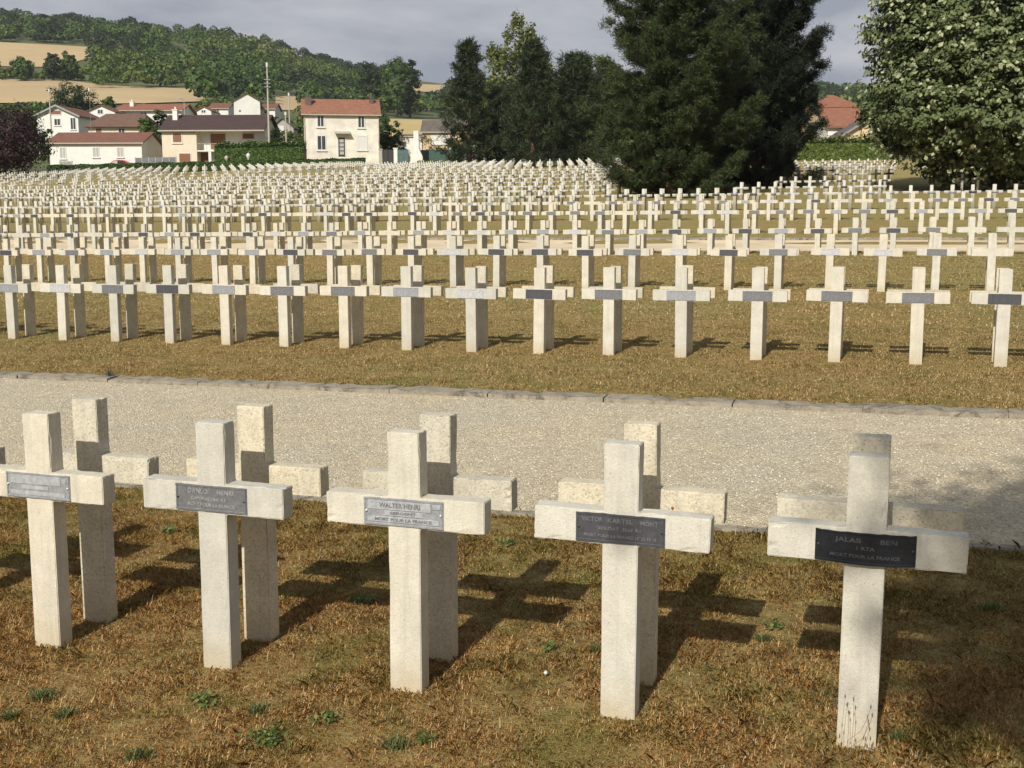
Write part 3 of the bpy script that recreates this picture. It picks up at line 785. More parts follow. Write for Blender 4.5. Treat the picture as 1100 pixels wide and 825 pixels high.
def conifer(name, px, Y, pytop, wpx, label, mat, group=None, seed=1, nb=110, pytuft=20, ls=.42, shape='cone', top_open=.0, X=None, nneedle=16, low=.03, wild=.25, H=None, base_py=None, tuft=.34, up0=.12, bark=None, puff=2):
    r = random.Random(seed); r3 = np.random.default_rng(seed)
    X0, Y0, z0 = at(px, Y) if X is None else (X, Y, Tz(X, Y))
    H = H or (zat(pytop, Y) - z0); Rm = wpx/2/F*Y
    e = empty(name, (X0, Y0, z0), 0, label, 'tree', group)
    mb = MB(); pts = [(r.gauss(0, .05)*k, r.gauss(0, .05)*k, H*k/8-.3) for k in range(9)]
    mb.tube(pts, [H*.022*(1-k/8.6) for k in range(9)], 9)
    cs = []; ds = []
    for b in range(nb):
        t = low + (1-low)*(b+.5)/nb; t = min(.985, t + r.uniform(-.012, .012)); z = t*H
        if shape == 'cone': prof = (1-t)**.75*(1.0 if t > .12 else .75+t*2)
        elif shape == 'pine': prof = (1-t**2.6)**.75*(.72+.28*math.sin(min(1, t*2.2)*math.pi*.5))
        else: prof = math.sqrt(max(0, 1-(2*t-1)**2))
        L = max(.25, Rm*prof*r.uniform(1-wild, 1+wild*.55)); a = b*2.39996 + r.uniform(-.35, .35)
        up = up0 + t*.55 + r.uniform(-.12, .12)
        d = Vector((math.cos(a), math.sin(a), 0)); p0 = Vector((0, 0, z))
        P = [p0 + d*L*s + Vector((0, 0, L*(up*s - .28*s*(1-s)*2*(1-t) + .16*s*s*s))) for s in (0, .25, .5, .75, 1)]
        rb = max(.010, .008*L); mb.tube(P, [rb*(1.4-.25*k) for k in range(5)], 5, cap=False)
        nt_ = max(4, int(pytuft*L/Rm)); side = Vector((-d.y, d.x, 0))
        for k in range(nt_):
            s = .28 + .74*((k+r.random())/nt_); i = min(3, int(s*4)); q = P[i].lerp(P[i+1], s*4-i)
            off = side*r.gauss(0, L*.13*(1.25-s)+.10) + Vector((0, 0, r.gauss(.04, .11)))
            for kk in range(puff): cs.append(q+off + Vector((r.gauss(0, tuft*.5), r.gauss(0, tuft*.5), r.gauss(0, tuft*.32)))*(1 if kk else 0)); ds.append((d*.75 + side*r.uniform(-.6, .6) + Vector((0, 0, r.uniform(.1, .9)))).normalized())
    mb.build('trunk', bark or M_barkP, e, smooth=True)
    C = np.array([c[:] for c in cs]); D = np.array([d_[:] for d_ in ds]); n = len(C); m = nneedle
    nd = D[:, None]*.6 + r3.normal(size=(n, m, 3))*.62; nd /= np.linalg.norm(nd, axis=2, keepdims=True)
    ln = ls*r3.uniform(.6, 1.15, (n, m, 1)); st = C[:, None] + r3.normal(size=(n, m, 3))*tuft*.22; en = st + nd*ln
    wd = np.cross(nd, r3.normal(size=(n, m, 3))); wd /= np.linalg.norm(wd, axis=2, keepdims=True); wd *= ls*.085*r3.uniform(.7, 1.3, (n, m, 1))
    V = np.stack([st-wd*.7, st+wd*.7, en+wd*.45, en-wd*.45], 2).reshape(-1, 4, 3)
    link('crown', quads_to_mesh('crown', V), mat, e)
    return e

# ------------------------------------------------------------------ the big trees of the cemetery
conifer('pine_tree', 718, 66, -60, 172, 'big sunlit pine with drooping lower boughs, foremost of the two dark pines', M_needle, 'pines by the right hand rows', seed=3, nb=150, pytuft=10, ls=.20, shape='pine', nneedle=28, low=.02, wild=.42, tuft=.40, up0=-.02, puff=17)
conifer('pine_tree', 808, 75, -85, 142, 'dark pine with upswept branches against the sky, behind the sunlit pine', M_needleD, 'pines by the right hand rows', seed=8, nb=160, pytuft=10, ls=.23, shape='pine', nneedle=26, low=.02, wild=.44, tuft=.42, up0=.06, puff=17)

def linden():
    Y = 66; X0, Y0, z0 = at(1062, Y)
    e = empty('linden_tree', (X0, Y0, z0), 0, 'huge round linden with silvery speckled leaves overhanging the right rows', 'tree')
    H = 17.0; r = 7.6
    V1 = clump_crown((0, 0, 8.2), (r*.92, r*.92, 7.9), 2300, 44, .55, .21, flat=.6, shell=(.66, 1.0), up=.7, aspect=.8, lump=.07, seed=21)
    V2 = clump_crown((0, 0, 8.2), (r*.82, r*.82, 7.0), 600, 50, 1.0, .34, flat=.8, shell=(.2, .85), up=.5, aspect=.85, lump=.1, seed=22)
    V3 = clump_crown((-.3, 0, 4.7), (6.9, 6.9, 4.4), 1000, 46, .55, .21, flat=.6, shell=(.75, 1.0), up=.7, aspect=.8, lump=.07, seed=23)
    V4 = np.concatenate([clump_crown((0, 0, 8.2), (r*.955, r*.955, 8.2), 2500, 3, .24, .26, flat=.7, shell=(.93, 1.02), up=.5, aspect=.7, lump=.07, seed=21),
        clump_crown((-.3, 0, 4.7), (7.1, 7.1, 4.6), 1300, 3, .24, .26, flat=.7, shell=(.93, 1.02), up=.5, aspect=.7, lump=.07, seed=23)])
    VV = np.concatenate([V1, V2, V3, V4]); n_ = len(VV)
    me = mesh_np('crown', VV.reshape(-1, 3), np.arange(n_*4).reshape(-1, 4), np.r_[np.zeros(n_-len(V4), int), np.ones(len(V4), int)])
    link('crown', me, [M_linden, M_silver], e)
    mb = MB(); trunk_mb(mb, (0, 0, -.3), (0, 0, 13), .42, .08, 14, 5.0, 5, .16); mb.build('trunk', M_bark, e, smooth=True)
linden()
conifer('conifer', 504, 146, 47, 88, 'narrow dark conifer standing first from the yellow house', M_needle2, 'conifers at the cemetery edge', seed=5, nb=75, pytuft=7, ls=.55, nneedle=12, tuft=.6, shape='cone', wild=.5, puff=5)
conifer('conifer', 572, 140, 47, 96, 'tallest dark conifer, in front of the birch', M_needle2, 'conifers at the cemetery edge', seed=6, nb=85, pytuft=7, ls=.55, nneedle=12, tuft=.65, shape='cone', wild=.5, puff=5)
conifer('conifer', 538, 150, 98, 74, 'low dark conifer squeezed between the narrow and the tallest one', M_needle2, 'conifers at the cemetery edge', seed=16, nb=70, pytuft=7, ls=.55, nneedle=12, tuft=.65, shape='cone', wild=.5, puff=5)
conifer('conifer', 617, 142, 63, 84, 'broad dark conifer, nearest to the big pines', M_needle2, 'conifers at the cemetery edge', seed=9, nb=90, pytuft=8, ls=.55, nneedle=12, tuft=.7, shape='pine', wild=.5, puff=5)
def birch():
    X0, Y0, z0 = at(556, 158); H = zat(8, 158)-z0
    e = empty('birch_tree', (X0, Y0, z0), 0, 'tall loose yellowish birch rising above the dark conifers', 'tree')
    r = np.random.default_rng(4); Vs = []
    for k in range(360):
        lx, ly, lh, lw = [(0, 0, 1.0, 1.9), (1.7, .4, .92, 1.6), (-3.0, .3, .80, 2.3), (3.6, -.3, .74, 2.0), (-1.4, -.5, .88, 1.8)][k % 5]
        t = r.uniform(.35, 1)**.8; a = r.uniform(0, 6.28); L = lw*(1-t)**.45*r.uniform(.3, 1.25)+.15
        c = np.array([lx*min(1, t*1.4) + math.cos(a)*L, ly + math.sin(a)*L, t*H*lh]); m = 30
        dz = -r.random(m)**.8*r.uniform(.9, 2.8)
        P = c + np.stack([r.normal(0, .2, m), r.normal(0, .2, m), dz], -1)
        Vs.append(leaf_quads(P, r.uniform(.28, .5, m), r.normal(size=(m, 3))+np.array([0, 0, .3]), .6))
    link('crown', quads_to_mesh('crown', np.concatenate(Vs)), M_leafY, e)
    mb = MB(); trunk_mb(mb, (0, 0, -.3), (.4, 0, H*.97), .24, .04, 16, 3.6, 3, .3); mb.build('trunk', M_barkB, e, smooth=True)
birch()
broad_tree('plane_tree', 638, 172, 54, 74, 'fresh green broadleaf tree peeping out beside the sunlit pine', 'tree', M_leafB, nclump=160, per=45, ls=.55, seed=31)
broad_tree('plum_tree', 14, 150, 113, 98, 'dark purple leaved plum tree in the corner by the bungalow', 'tree', M_leafP, nclump=240, per=50, ls=.34, low=.05, seed=32, lump=.12)

# a tree behind the camera that throws the dappled shade at the right
def shade_tree():
    # ground points in shade, lifted back along the sun
    def back(px, py, h):
        x, y, z = gpix(px, py); L = (h)/math.tan(SUN_EL); return np.array([x - math.sin(SUN_AZ)*L, y - math.cos(SUN_AZ)*L, z + h])
    tx, ty = 3.2, -7.5; e = empty('shade_tree', (tx, ty, Tz(tx, ty)), 0, 'leafy tree behind the viewpoint throwing dappled shade', 'tree')
    V = []
    spots = [(1120, 560, .42, 420), (1080, 580, .32, 320), (1015, 566, .22, 220), (965, 556, .16, 90), (1090, 640, .40, 360), (1050, 655, .3, 160), (1120, 700, .34, 260), (1040, 745, .16, 90), (1100, 755, .22, 150),  (1130, 590, .6, 300), (1000, 640, .18, 40), (960, 600, .12, 16), (930, 590, .10, 10), (1180, 560, .8, 420), (1180, 680, .8, 420), (1160, 530, .3, 110)]
    r = np.random.default_rng(5)
    for (px, py, rr, n) in spots:
        n = int(n*1.7)
        c = back(px, py, 7.5 + r.uniform(-.6, .6)) - np.array([tx, ty, Tz(tx, ty)])
        P = c + r.normal(size=(n, 3))*rr*np.array([.75, .75, .5])
        V.append(leaf_quads(P, r.uniform(.07, .13, n), r.normal(size=(n, 3))+np.array([0, 0, .6]), .7))
    V.append(clump_crown((4.2, .5, 9.5), (3.4, 3.2, 3.0), 300, 40, .7, .16, seed=3))
    link('crown', quads_to_mesh('crown', np.concatenate(V)), M_leafA, e)
    mb = MB(); trunk_mb(mb, (3.9, 0, -.3), (4.2, .5, 10), .25, .05, 10, 2.6, 3); mb.build('trunk', M_bark, e, smooth=True)
shade_tree()

# ------------------------------------------------------------------ hills: fields and woods
M_wheat = plain('wheat_field', (.46, .34, .175), .95, .10, .02)
M_stub = plain('yellow_field', (.50, .38, .15), .95, .10, .02)
def field(name, poly_img, mat, lift=.5, label=None, nx=40, ny=10):
    """poly_img: top edge and bottom edge as (x,y) picture points on the hillside"""
    top, bot = poly_img; x0, x1 = top[0][0], top[-1][0]
    V = []
    for j in range(ny+1):
        for i in range(nx+1):
            x = x0 + (x1-x0)*i/nx; yt = np.interp(x, [p[0] for p in top], [p[1] for p in top]); yb = np.interp(x, [p[0] for p in bot], [p[1] for p in bot])
            X, Y, Z = gpix(x, yt + (yb-yt)*j/ny); V.append((X, Y, Z+lift))
    Fq = [(j*(nx+1)+i, (j+1)*(nx+1)+i, (j+1)*(nx+1)+i+1, j*(nx+1)+i+1) for j in range(ny) for i in range(nx)]
    tag(link(name, mesh_np(name, V, Fq), mat, smooth=True), label, None, None, 'structure')
field('field', ([(-80, 45), (0, 46), (60, 49), (107, 52)], [(-80, 72), (0, 72), (60, 73), (107, 60)]), M_wheat)
field('field', ([(-80, 86), (0, 86), (70, 87), (110, 92), (220, 97)], [(-80, 112), (0, 112), (100, 113), (160, 112), (220, 110)]), M_wheat)
field('field', ([(425, 90), (480, 92)], [(425, 97), (480, 101)]), M_wheat, nx=12, ny=4)
field('field', ([(296, 104), (328, 104)], [(296, 119), (328, 119)]), M_wheat, nx=8, ny=4, lift=.3)
field('field', ([(418, 128), (500, 130)], [(418, 147), (500, 147)]), M_stub, nx=8, ny=4, lift=.2)

def far_crown(H, W, n, ls, r):
    """leaf clumps of one far crown around origin (base at 0)"""
    d = r.normal(size=(n, 3)); d /= np.linalg.norm(d, axis=1, keepdims=True); d[:, 2] = np.abs(d[:, 2])*1.25 - .35
    rr = r.uniform(.55, 1.02, n)**.6
    P = d*rr[:, None]*np.array([W/2, W/2, H*.42]); P[:, 2] += H*.55
    return P, d
def wood(pts, label, mats, n=95, name='wood', ls=1.9):
    r = np.random.default_rng(77); Vs = []; Ms = []
    for (X, Y, Z, H, W, mi) in pts:
        P, d = far_crown(H, W, n, ls, r); nn = d*1.0 + r.normal(size=d.shape)*.5 + np.array([0, 0, .3])
        V = leaf_quads(P + np.array([X, Y, Z]), r.uniform(.6, 1.25, n)*ls*max(W, 8)/9., nn, .9); Vs.append(V); Ms.append(np.full(n, mi))
    V = np.concatenate(Vs); me = mesh_np(name, V.reshape(-1, 3), np.arange(len(V)*4).reshape(-1, 4), np.concatenate(Ms))
    return tag(link(name, me, mats), label, 'wood', None, 'stuff')
def gp_depth(px, Y): X = (px-550)/F*Y; return X, Y, Tz(X, Y)
pts = []
while len(pts) < 3100:
    px = rng.uniform(-140, 1240); Y = rng.uniform(480, 1120)**1.0
    X, Yv, Z = gp_depth(px, Y); ix, iy = img(X, Yv, Z)
    if px < 110:
        if 47 < iy < 75.0: continue
        if iy >= 75 and iy > 87: continue
    if 110 <= px < 222 and iy > 95.5: continue
    if px > 222 and Y < 560 and rng.random() < .3: continue
    if 418 < px < 484 and 87 < iy < 112: continue
    if 415 < px < 500 and 124 < iy < 150: continue
    if 292 < px < 332 and 102 < iy < 124: continue
    if px > 480 and px < 850 and rng.random() < .6: continue
    H = (rng.uniform(6, 10) if rng.random() < .5 else rng.uniform(10, 15))
    if px < 110 and iy > 70: H = rng.uniform(3.5, 6)
    if 300 < px < 480: H *= .85
    pat = math.sin(X*.021+1.3*math.sin(Y*.013)) + .8*math.sin(Y*.024+X*.008) + rng.normal(0, .55) - (Y-700)/350
    mi_ = 2 if pat < -.7 else (0 if pat < .5 else 1)
    if 265 < px < 325 and iy < 66 and rng.random() < .4: mi_ = 3
    pts.append((X, Yv, Z-1, H, H*rng.uniform(.75, 1.25), mi_))
while len(pts) < 3300:
    px = rng.uniform(-140, 118); Y = rng.uniform(860, 1120); X, Yv, Z = gp_depth(px, Y); ix, iy = img(X, Yv, Z)
    if iy < 47: pts.append((X, Yv, Z-1, rng.uniform(9, 13), rng.uniform(9, 14), int(rng.integers(0, 3))))
wood(pts, 'dense green wood covering the hill', [M_leafA, M_leafB, M_leafD, M_leafY], 150, ls=1.25)
# scrub and gardens between the lower field and the village
pts = []
while len(pts) < 900:
    px = rng.uniform(-100, 1200); Y = rng.uniform(255, 470)
    X, Yv, Z = gp_depth(px, Y); ix, iy = img(X, Yv, Z)
    if px < 222 and iy < 113.5 and iy > 84: continue
    if 294 < px < 330 and Y > 330: continue
    if 415 < px < 500 and iy > 122: continue
    if 292 < px < 332 and iy < 126: continue
    if px < 222 and Y > 400: continue
    if 418 < px < 500 and 88 < iy < 101: continue
    H = rng.uniform(2.5, 5.5) if px < 225 else rng.uniform(3, 7.5)
    pts.append((X, Yv, Z-.5, H, rng.uniform(4, 8), int(rng.integers(0, 3))))
wood(pts, 'green scrub and garden trees between fields and village', [M_leafA, M_leafB, M_leafD], 130, ls=1.1)
# single trees that can be told apart
singles = [(5, 640, 58, 20, 'round tree on the far left between the two wheat fields'), (38, 620, 61, 24, 'broad low tree between the two wheat fields'),
           (70, 630, 57, 18, 'compact round tree between the two wheat fields'), (88, 640, 56, 18, 'tree closest to the wood between the wheat fields'),
           (90, 330, 86, 50, 'big dark rounded tree before the lower wheat field'), (126, 330, 103, 16, 'small dark round tree right of the big rounded one'),
           (401, 600, 66, 26, 'dark tree crowning the ridge end'), (428, 560, 57, 34, 'largest dark tree at the ridge end beside the open sky'), (443, 570, 62, 22, 'outermost tree on the ridge end')]
for k, (px, Y, pt, wp, lb) in enumerate(singles):
    broad_tree('round_tree', px, Y, pt, wp, lb, 'tree', [M_leafD, M_leafA][k % 2], 'single trees on the hillside', nclump=130, per=40, ls=.85*Y/500, low=.05, seed=50+k)
for k, (px, Y, pt, wp, lb) in enumerate([(167, 190, 123, 26, 'slim dark green tree between the brown roofed houses'), (178, 196, 118, 24, 'dark tree touching the chocolate roofed villa'),
        (423, 185, 128, 28, 'dark round tree beside the tall stone house'), (312, 190, 138, 44, 'green garden tree between pole and stone house'), (60, 200, 137, 20, 'small bush below the gabled house'),
        (280, 176, 150, 40, 'leafy bush at the end of the villa'), (905, 170, 147, 40, 'light green tree before the red roofed house')]):
    broad_tree('garden_tree', px, Y, pt, wp, lb, 'tree', [M_leafA, M_leafD, M_leafD, M_leafB, M_leafA, M_leafB, M_leafB][k], 'garden trees in the village', nclump=70, per=36, ls=.45, low=.02, seed=80+k)
conifer('conifer', 300, 176, 142, 14, 'little pointed conifer beside the concrete pole', M_needle, seed=19, nb=40, pytuft=10, ls=.6, nneedle=10, tuft=.5)

# hedges
def hedge(px0, px1, Y0, Y1, h, dpt, label, mat, n=9000, ls=.16, name='hedge', hvar=.05):
    X0, _, _ = at(px0, Y0); X1, _, _ = at(px1, Y1); L = math.hypot(X1-X0, Y1-Y0); th = math.atan2(Y1-Y0, X1-X0)
    zb = Tz(X0, Y0); ze = Tz(X1, Y1)
    r = np.random.default_rng(int(abs(px0))+3); x = r.uniform(0, L, n)
    face = r.random(n); y = np.where(face < .45, r.normal(0, .05, n), r.uniform(0, dpt, n)); z = np.where(face < .45, r.uniform(0, h, n), h + r.normal(0, hvar, n) + .05*np.sin(x*1.7))
    P = np.stack([X0 + x*math.cos(th) - y*math.sin(th), Y0 + x*math.sin(th) + y*math.cos(th), z + zb + (ze-zb)*x/L], -1)
    nr = np.where((face < .45)[:, None], np.array([0, -1, .3]), np.array([0, 0, 1])) + r.normal(size=(n, 3))*.5
    e = empty(name, (X0, Y0, zb), 0, label, 'hedge')
    P = P - np.array([X0, Y0, zb])
    link('foliage', quads_to_mesh('foliage', leaf_quads(P, ls*r.uniform(.7, 1.3, n), nr, .8)), mat, e)
    mb = MB(); v = []
    for (xx, yy) in ((0, .08), (L, .08), (L, dpt-.05), (0, dpt-.05)):
        v.append((xx*math.cos(th)-yy*math.sin(th), xx*math.sin(th)+yy*math.cos(th), (ze-zb)*xx/L))
    mb.add([(a, b, c-.4) for a, b, c in v]+[(a, b, c+h-.06) for a, b, c in v], [(3,2,1,0), (4,5,6,7), (0,1,5,4), (1,2,6,5), (2,3,7,6), (3,0,4,7)])
    mb.build('branches', M_leafD, e)
M_hedge = island_leaf('hedge_leaves', [(0, (.020, .045, .008)), (.5, (.045, .085, .016)), (1, (.085, .14, .03))], posscale=.5)
hedge(58, 394, 161, 160, 1.25, 1.3, 'long clipped dark green hedge in front of the village houses', M_hedge, 26000, .22)
hedge(450, 500, 160, 160, .75, 1.0, 'short brownish hedge before the green mesh fence', M_leafB, 5000, .2)
hedge(236, 330, 166, 166, 3.0, 2.5, 'tall loose hedge hiding half of the villa', M_leafA, 16000, .3, hvar=.35)
hedge(852, 945, 150, 150, 2.0, 2.0, 'high green hedge before the red roofed house', M_leafB, 9000, .34, hvar=.45)

# ------------------------------------------------------------------ the village
def wallm(name, c, var=.08): return plain(name, c, .9, var, .8)
M_white = wallm('white_render', (.70, .68, .62)); M_cream = wallm('cream_render', (.66, .57, .43)); M_yellow = wallm('yellow_render', (.62, .47, .28))
M_grey = wallm('grey_render', (.36, .34, .30)); M_old = plain('old_stone_render', (.68, .64, .54), .95, .20, .7)
def tiles(name, c, s=4.0):
    m, n, b = newmat(name); v = coords(n)
    wv = N(n, 'TexWave'); wv.inputs['Scale'].default_value = s; wv.inputs['Distortion'].default_value = .6; wv.wave_profile = 'SAW'; wv.bands_direction = 'Z'
    n.links.new(v, wv.inputs['Vector'])
    base = ramp(n, noise(n, v, 1.6, 6, .7), [(.3, tuple(x*.72 for x in c)), (.7, tuple(min(1, x*1.25) for x in c))])
    base = mix(n, .5, base, ramp(n, wv.outputs['Fac'], [(0, (.7, .7, .7)), (.4, (1.05, 1.05, 1.05)), (1, (1.1, 1.1, 1.1))]), 'MULTIPLY')
    n.links.new(base, b.inputs['Base Color']); b.inputs['Roughness'].default_value = .85; bump(n, wv.outputs['Fac'], b, .5, .04); return m
M_rred = tiles('red_brown_tiles', (.18, .080, .052)); M_rbrown = tiles('brown_tiles', (.15, .085, .058)); M_rchoc = tiles('chocolate_tiles', (.060, .035, .032))
M_rorange = tiles('orange_tiles', (.25, .105, .06)); M_rterra = tiles('terracotta_tiles', (.26, .115, .068)); M_rgrey = tiles('grey_brown_tiles', (.13, .105, .09))
M_glass = plain('window_glass', (.045, .050, .055), .15, .2, 2); M_frame = plain('white_frame', (.62, .61, .57), .6, .05)
M_curt = plain('net_curtain', (.40, .39, .36), .8, .15, 8); M_brown = plain('brown_shutter', (.20, .085, .035), .6, .15, 8)
M_door = plain('dark_door', (.035, .032, .030), .5, .2, 5); M_fgrey = plain('grey_panel', (.16, .17, .18), .7, .12, 2)
M_conc = plain('pole_concrete', (.42, .38, .31), .9, .12, 3); M_metal = plain('dull_metal', (.30, .30, .29), .5, .1, 3, .5)
M_green = plain('green_mesh', (.045, .095, .075), .8, .2, 4); M_teal = plain('teal_panel', (.07, .13, .125), .7, .2, 4)

class House:
    def __init__(s, name, label, px0, px1, Y, rot=0, cat='house', z=None):
        s.px0, s.Y = px0, Y; s.W = (px1-px0)/F*Y; X0 = (px0-550)/F*Y; s.z0 = Tz(X0+s.W/2, Y) if z is None else z
        s.e = empty(name, (X0, Y, s.z0), R(rot), label, cat, 'village houses')
    def x(s, px): return (px-s.px0)/F*s.Y
    def z(s, py): return zat(py, s.Y)-s.z0
    def walls(s, x0, x1, y0, y1, h, mat, name='wall'):
        mb = MB(); mb.box(x0, x1, y0, y1, -1.5, h); return mb.build(name, mat, s.e)
    def gable(s, x0, x1, y0, y1, h, hr, mat, roof, ov=.35, th=.16, front=False, rx=None, trim=None):
        """one storey block with a gable roof; ridge along x, or along y when front"""
        mb = MB()
        if not front:
            ym = (y0+y1)/2; mb.prism([(y0, -1.5), (y1, -1.5), (y1, h), (ym, hr), (y0, h)], x0, x1, 'x'); mb.build('wall', mat, s.e)
            sl = (hr-h)/(ym-y0); rb = MB()
            e0 = h - ov*sl
            rb.prism([(y0-ov, e0+.03), (ym, hr+.03), (y1+ov, e0+.03), (y1+ov, e0+.03+th), (ym, hr+.03+th*1.2), (y0-ov, e0+.03+th)], x0-ov, x1+ov, 'x')
            r_ = rb.build('roof', roof, s.e)
            g_ = MB(); g_.box(x0-ov, x1+ov, y0-ov-.12, y0-ov-.005, e0-.02, e0+.13); g_.build('gutter', M_conc, r_)
        else:
            xm = rx if rx is not None else (x0+x1)/2
            mb.prism([(x0, -1.5), (x1, -1.5), (x1, h), (xm, hr), (x0, h)], y0, y1, 'y'); mb.build('wall', mat, s.e)
            s1 = (hr-h)/(xm-x0); s2 = (hr-h)/(x1-xm); rb = MB()
            rb.prism([(x0-ov, h-ov*s1+.03), (xm, hr+.03), (x1+ov, h-ov*s2+.03), (x1+ov, h-ov*s2+.03+th), (xm, hr+.03+th*1.2), (x0-ov, h-ov*s1+.03+th)], y0-ov, y1+ov, 'y')
            r_ = rb.build('roof', roof, s.e)
            if trim:
                tb = MB(); tb.prism([(x0-ov, h-ov*s1-.12), (xm, hr-.10), (x1+ov, h-ov*s2-.12), (x1+ov, h-ov*s2+.20), (xm, hr+.24), (x0-ov, h-ov*s1+.20)], y0-ov-.09, y0-ov-.005, 'y'); tb.build('bargeboard', trim, r_)
        return r_
    def hip(s, x0, x1, y0, y1, h, hr, mat, roof, ov=.4, inset=None):
        mb = MB(); mb.box(x0, x1, y0, y1, -1.5, h-.02); mb.build('wall', mat, s.e)
        ym = (y0+y1)/2; i_ = inset or (y1-y0)/2; rb = MB()
        v = [(x0-ov, y0-ov, h), (x1+ov, y0-ov, h), (x1+ov, y1+ov, h), (x0-ov, y1+ov, h), (x0+i_, ym, hr), (x1-i_, ym, hr)]
        rb.add(v, [(3,2,1,0), (0,1,5,4), (1,2,5), (2,3,4,5), (3,0,4)]); return rb.build('roof', roof, s.e)
    def window(s, px0, px1, py0, py1, kind='glass', y=0, sill=True, sur=.12, parent=None):
        x0, x1, z1, z0 = s.x(px0), s.x(px1), s.z(py0), s.z(py1)
        mb = MB(); t = .07
        for b in ((x0-sur, x0, z0-sur, z1+sur), (x1, x1+sur, z0-sur, z1+sur), (x0, x1, z1, z1+sur), (x0, x1, z0-sur, z0)):
            mb.box(b[0], b[1], y-.06, y-.003, b[2], b[3])
        if kind in ('glass', 'curtain'):
            mb.box((x0+x1)/2-.05, (x0+x1)/2+.05, y-.05, y-.003, z0, z1)
        if sill: mb.box(x0-sur-.08, x1+sur+.08, y-.16, y-.062, z0-sur-.10, z0-sur+.02)
        wn = mb.build('window', M_frame, s.e)
        pn = MB(); pn.box(x0, x1, y-.03, y-.003, z0, z1)
        pn.build({'glass': 'pane', 'curtain': 'curtain', 'shutter': 'shutter', 'blind': 'blind'}[kind], {'glass': M_glass, 'curtain': M_curt, 'shutter': M_brown, 'blind': M_frame}[kind], wn)
        return wn
    def door(s, px0, px1, py0, py1, mat, y=0, glaze=False):
        x0, x1, z1, z0 = s.x(px0), s.x(px1), s.z(py0), s.z(py1)
        mb = MB(); mb.box(x0-.14, x0, y-.05, y-.003, z0, z1+.14); mb.box(x1, x1+.14, y-.05, y-.003, z0, z1+.14); mb.box(x0, x1, y-.05, y-.003, z1, z1+.14)
        mb.build('door_frame', M_frame, s.e)
        mb = MB(); mb.box(x0, x1, y-.03, y-.003, z0, z1); d = mb.build('door', mat, s.e)
        if glaze:
            g_ = MB()
            for k in range(4): g_.box(x0+.18, x1-.18, y-.04, y-.031, z0+.3+k*(z1-z0-.4)/4, z0+.3+(k+.75)*(z1-z0-.4)/4)
            g_.build('pane', M_curt, d)
    def chimney(s, px, wd, py0, py1, y, mat, parent):
        x = s.x(px); mb = MB(); mb.box(x-wd/2, x+wd/2, y-wd/2, y+wd/2, s.z(py1), s.z(py0)); mb.box(x-wd/2-.08, x+wd/2+.08, y-wd/2-.08, y+wd/2+.08, s.z(py0), s.z(py0)+.12)
        mb.tube([(x, y, s.z(py0)+.12), (x, y, s.z(py0)+.5)], .12, 8)
        mb.build('chimney', mat, parent)

# tall old stone house
h = House('stone_house', 'tall old stone house with orange tiled roof and dark glazed front door', 331, 409, 172, rot=9)
hw = h.W; he = h.z(122); hr = h.z(105.5)
r_ = h.gable(0, hw, 0, 8.0, he, hr, M_old, M_rterra, ov=.38, th=.2)
h.chimney(336, .85, 101.5, 116, 2.4, M_rgrey, r_); h.chimney(403, .6, 102.5, 115, 3.0, M_rgrey, r_)
for a in ((345.5, 351.5, 124.5, 135.5, 'glass'), (388, 394, 124.5, 136, 'glass'), (345, 353, 146, 160.5, 'glass')): h.window(*a, sur=.16)
h.window(387.5, 396, 146, 160, 'blind', sur=.16)
h.door(366.5, 373.5, 147.5, 168, M_door, glaze=True)
mb = MB(); x0, x1 = h.x(362.5), h.x(379); z = h.z(143.5)
mb.prism([(-.9, z-.02), (-.004, z+.28), (-.004, z+.36), (-.9, z+.06)], x0, x1, 'x'); mb.build('porch_roof', M_grey, h.e)
for px in (329.8, 407.5):
    mb = MB(); x = h.x(px)+.25; mb.tube([(x, -.1, he-.1), (x, -.1, 0)], .06, 6); mb.build('drainpipe', M_conc, h.e)
mb = MB(); xa = h.x(395); xb = h.x(408); mb.add([(xb, -.3, -1.5), (xb+.35, -.3, -1.5), (xb+.35, .8, -1.5), (xb, .8, -1.5), (xb, -.004, h.z(141)), (xb+.02, -.004, h.z(141)), (xb+.02, .8, h.z(141)), (xb, .8, h.z(141))], [(3,2,1,0), (4,5,6,7), (0,1,5,4), (1,2,6,5), (2,3,7,6), (3,0,4,7)]); mb.build('buttress', M_old, h.e)
# white bungalow
h = House('bungalow', 'long white bungalow with low red brown roof and three tall windows', 62, 161, 176, rot=-3)
h.gable(0, h.W, 0, 8.5, h.z(153.5), h.z(142), M_white, M_rred, ov=.4)
for a in ((73.5, 79, 159, 170, 'curtain'), (109, 115, 159, 168.5, 'curtain'), (135, 141, 159, 168.5, 'curtain')): h.window(*a, sill=True)
# villa with chocolate roof
h = House('villa', 'cream two storey villa with chocolate brown roof and brown shutters', 181, 288, 178, rot=-3)
W_ = h.W; xs = h.x(218); 
mb = MB(); ht = h.z(140.5)
h.walls(0, xs, 0, 9.2, ht, M_cream); h.walls(xs+.003, W_, 1.7, 9.19, ht, M_white)
rb = MB(); e0 = ht; rb.prism([(-.5, e0-.1), (4.6, h.z(122.5)), (9.7, e0-.1), (9.7, e0+.08), (4.6, h.z(122.5)+.2), (-.5, e0+.08)], -.4, W_+.5, 'x'); r_ = rb.build('roof', M_rchoc, h.e)
gb = MB(); gb.prism([(0.02, ht-.01), (4.6, h.z(122.5)-.05), (9.18, ht-.01)], .004, W_-.004, 'x'); gb.build('gable_wall', M_cream, h.e)
gb = MB(); gb.box(-.4, W_+.5, -.62, -.505, e0-.12, e0+.06); gb.build('gutter', M_conc, r_)
h.chimney(189, .7, 116.5, 128, 3.2, M_white, r_)
h.window(193, 202, 143.5, 153, 'shutter')
h.door(199, 211, 165, 179, M_brown)
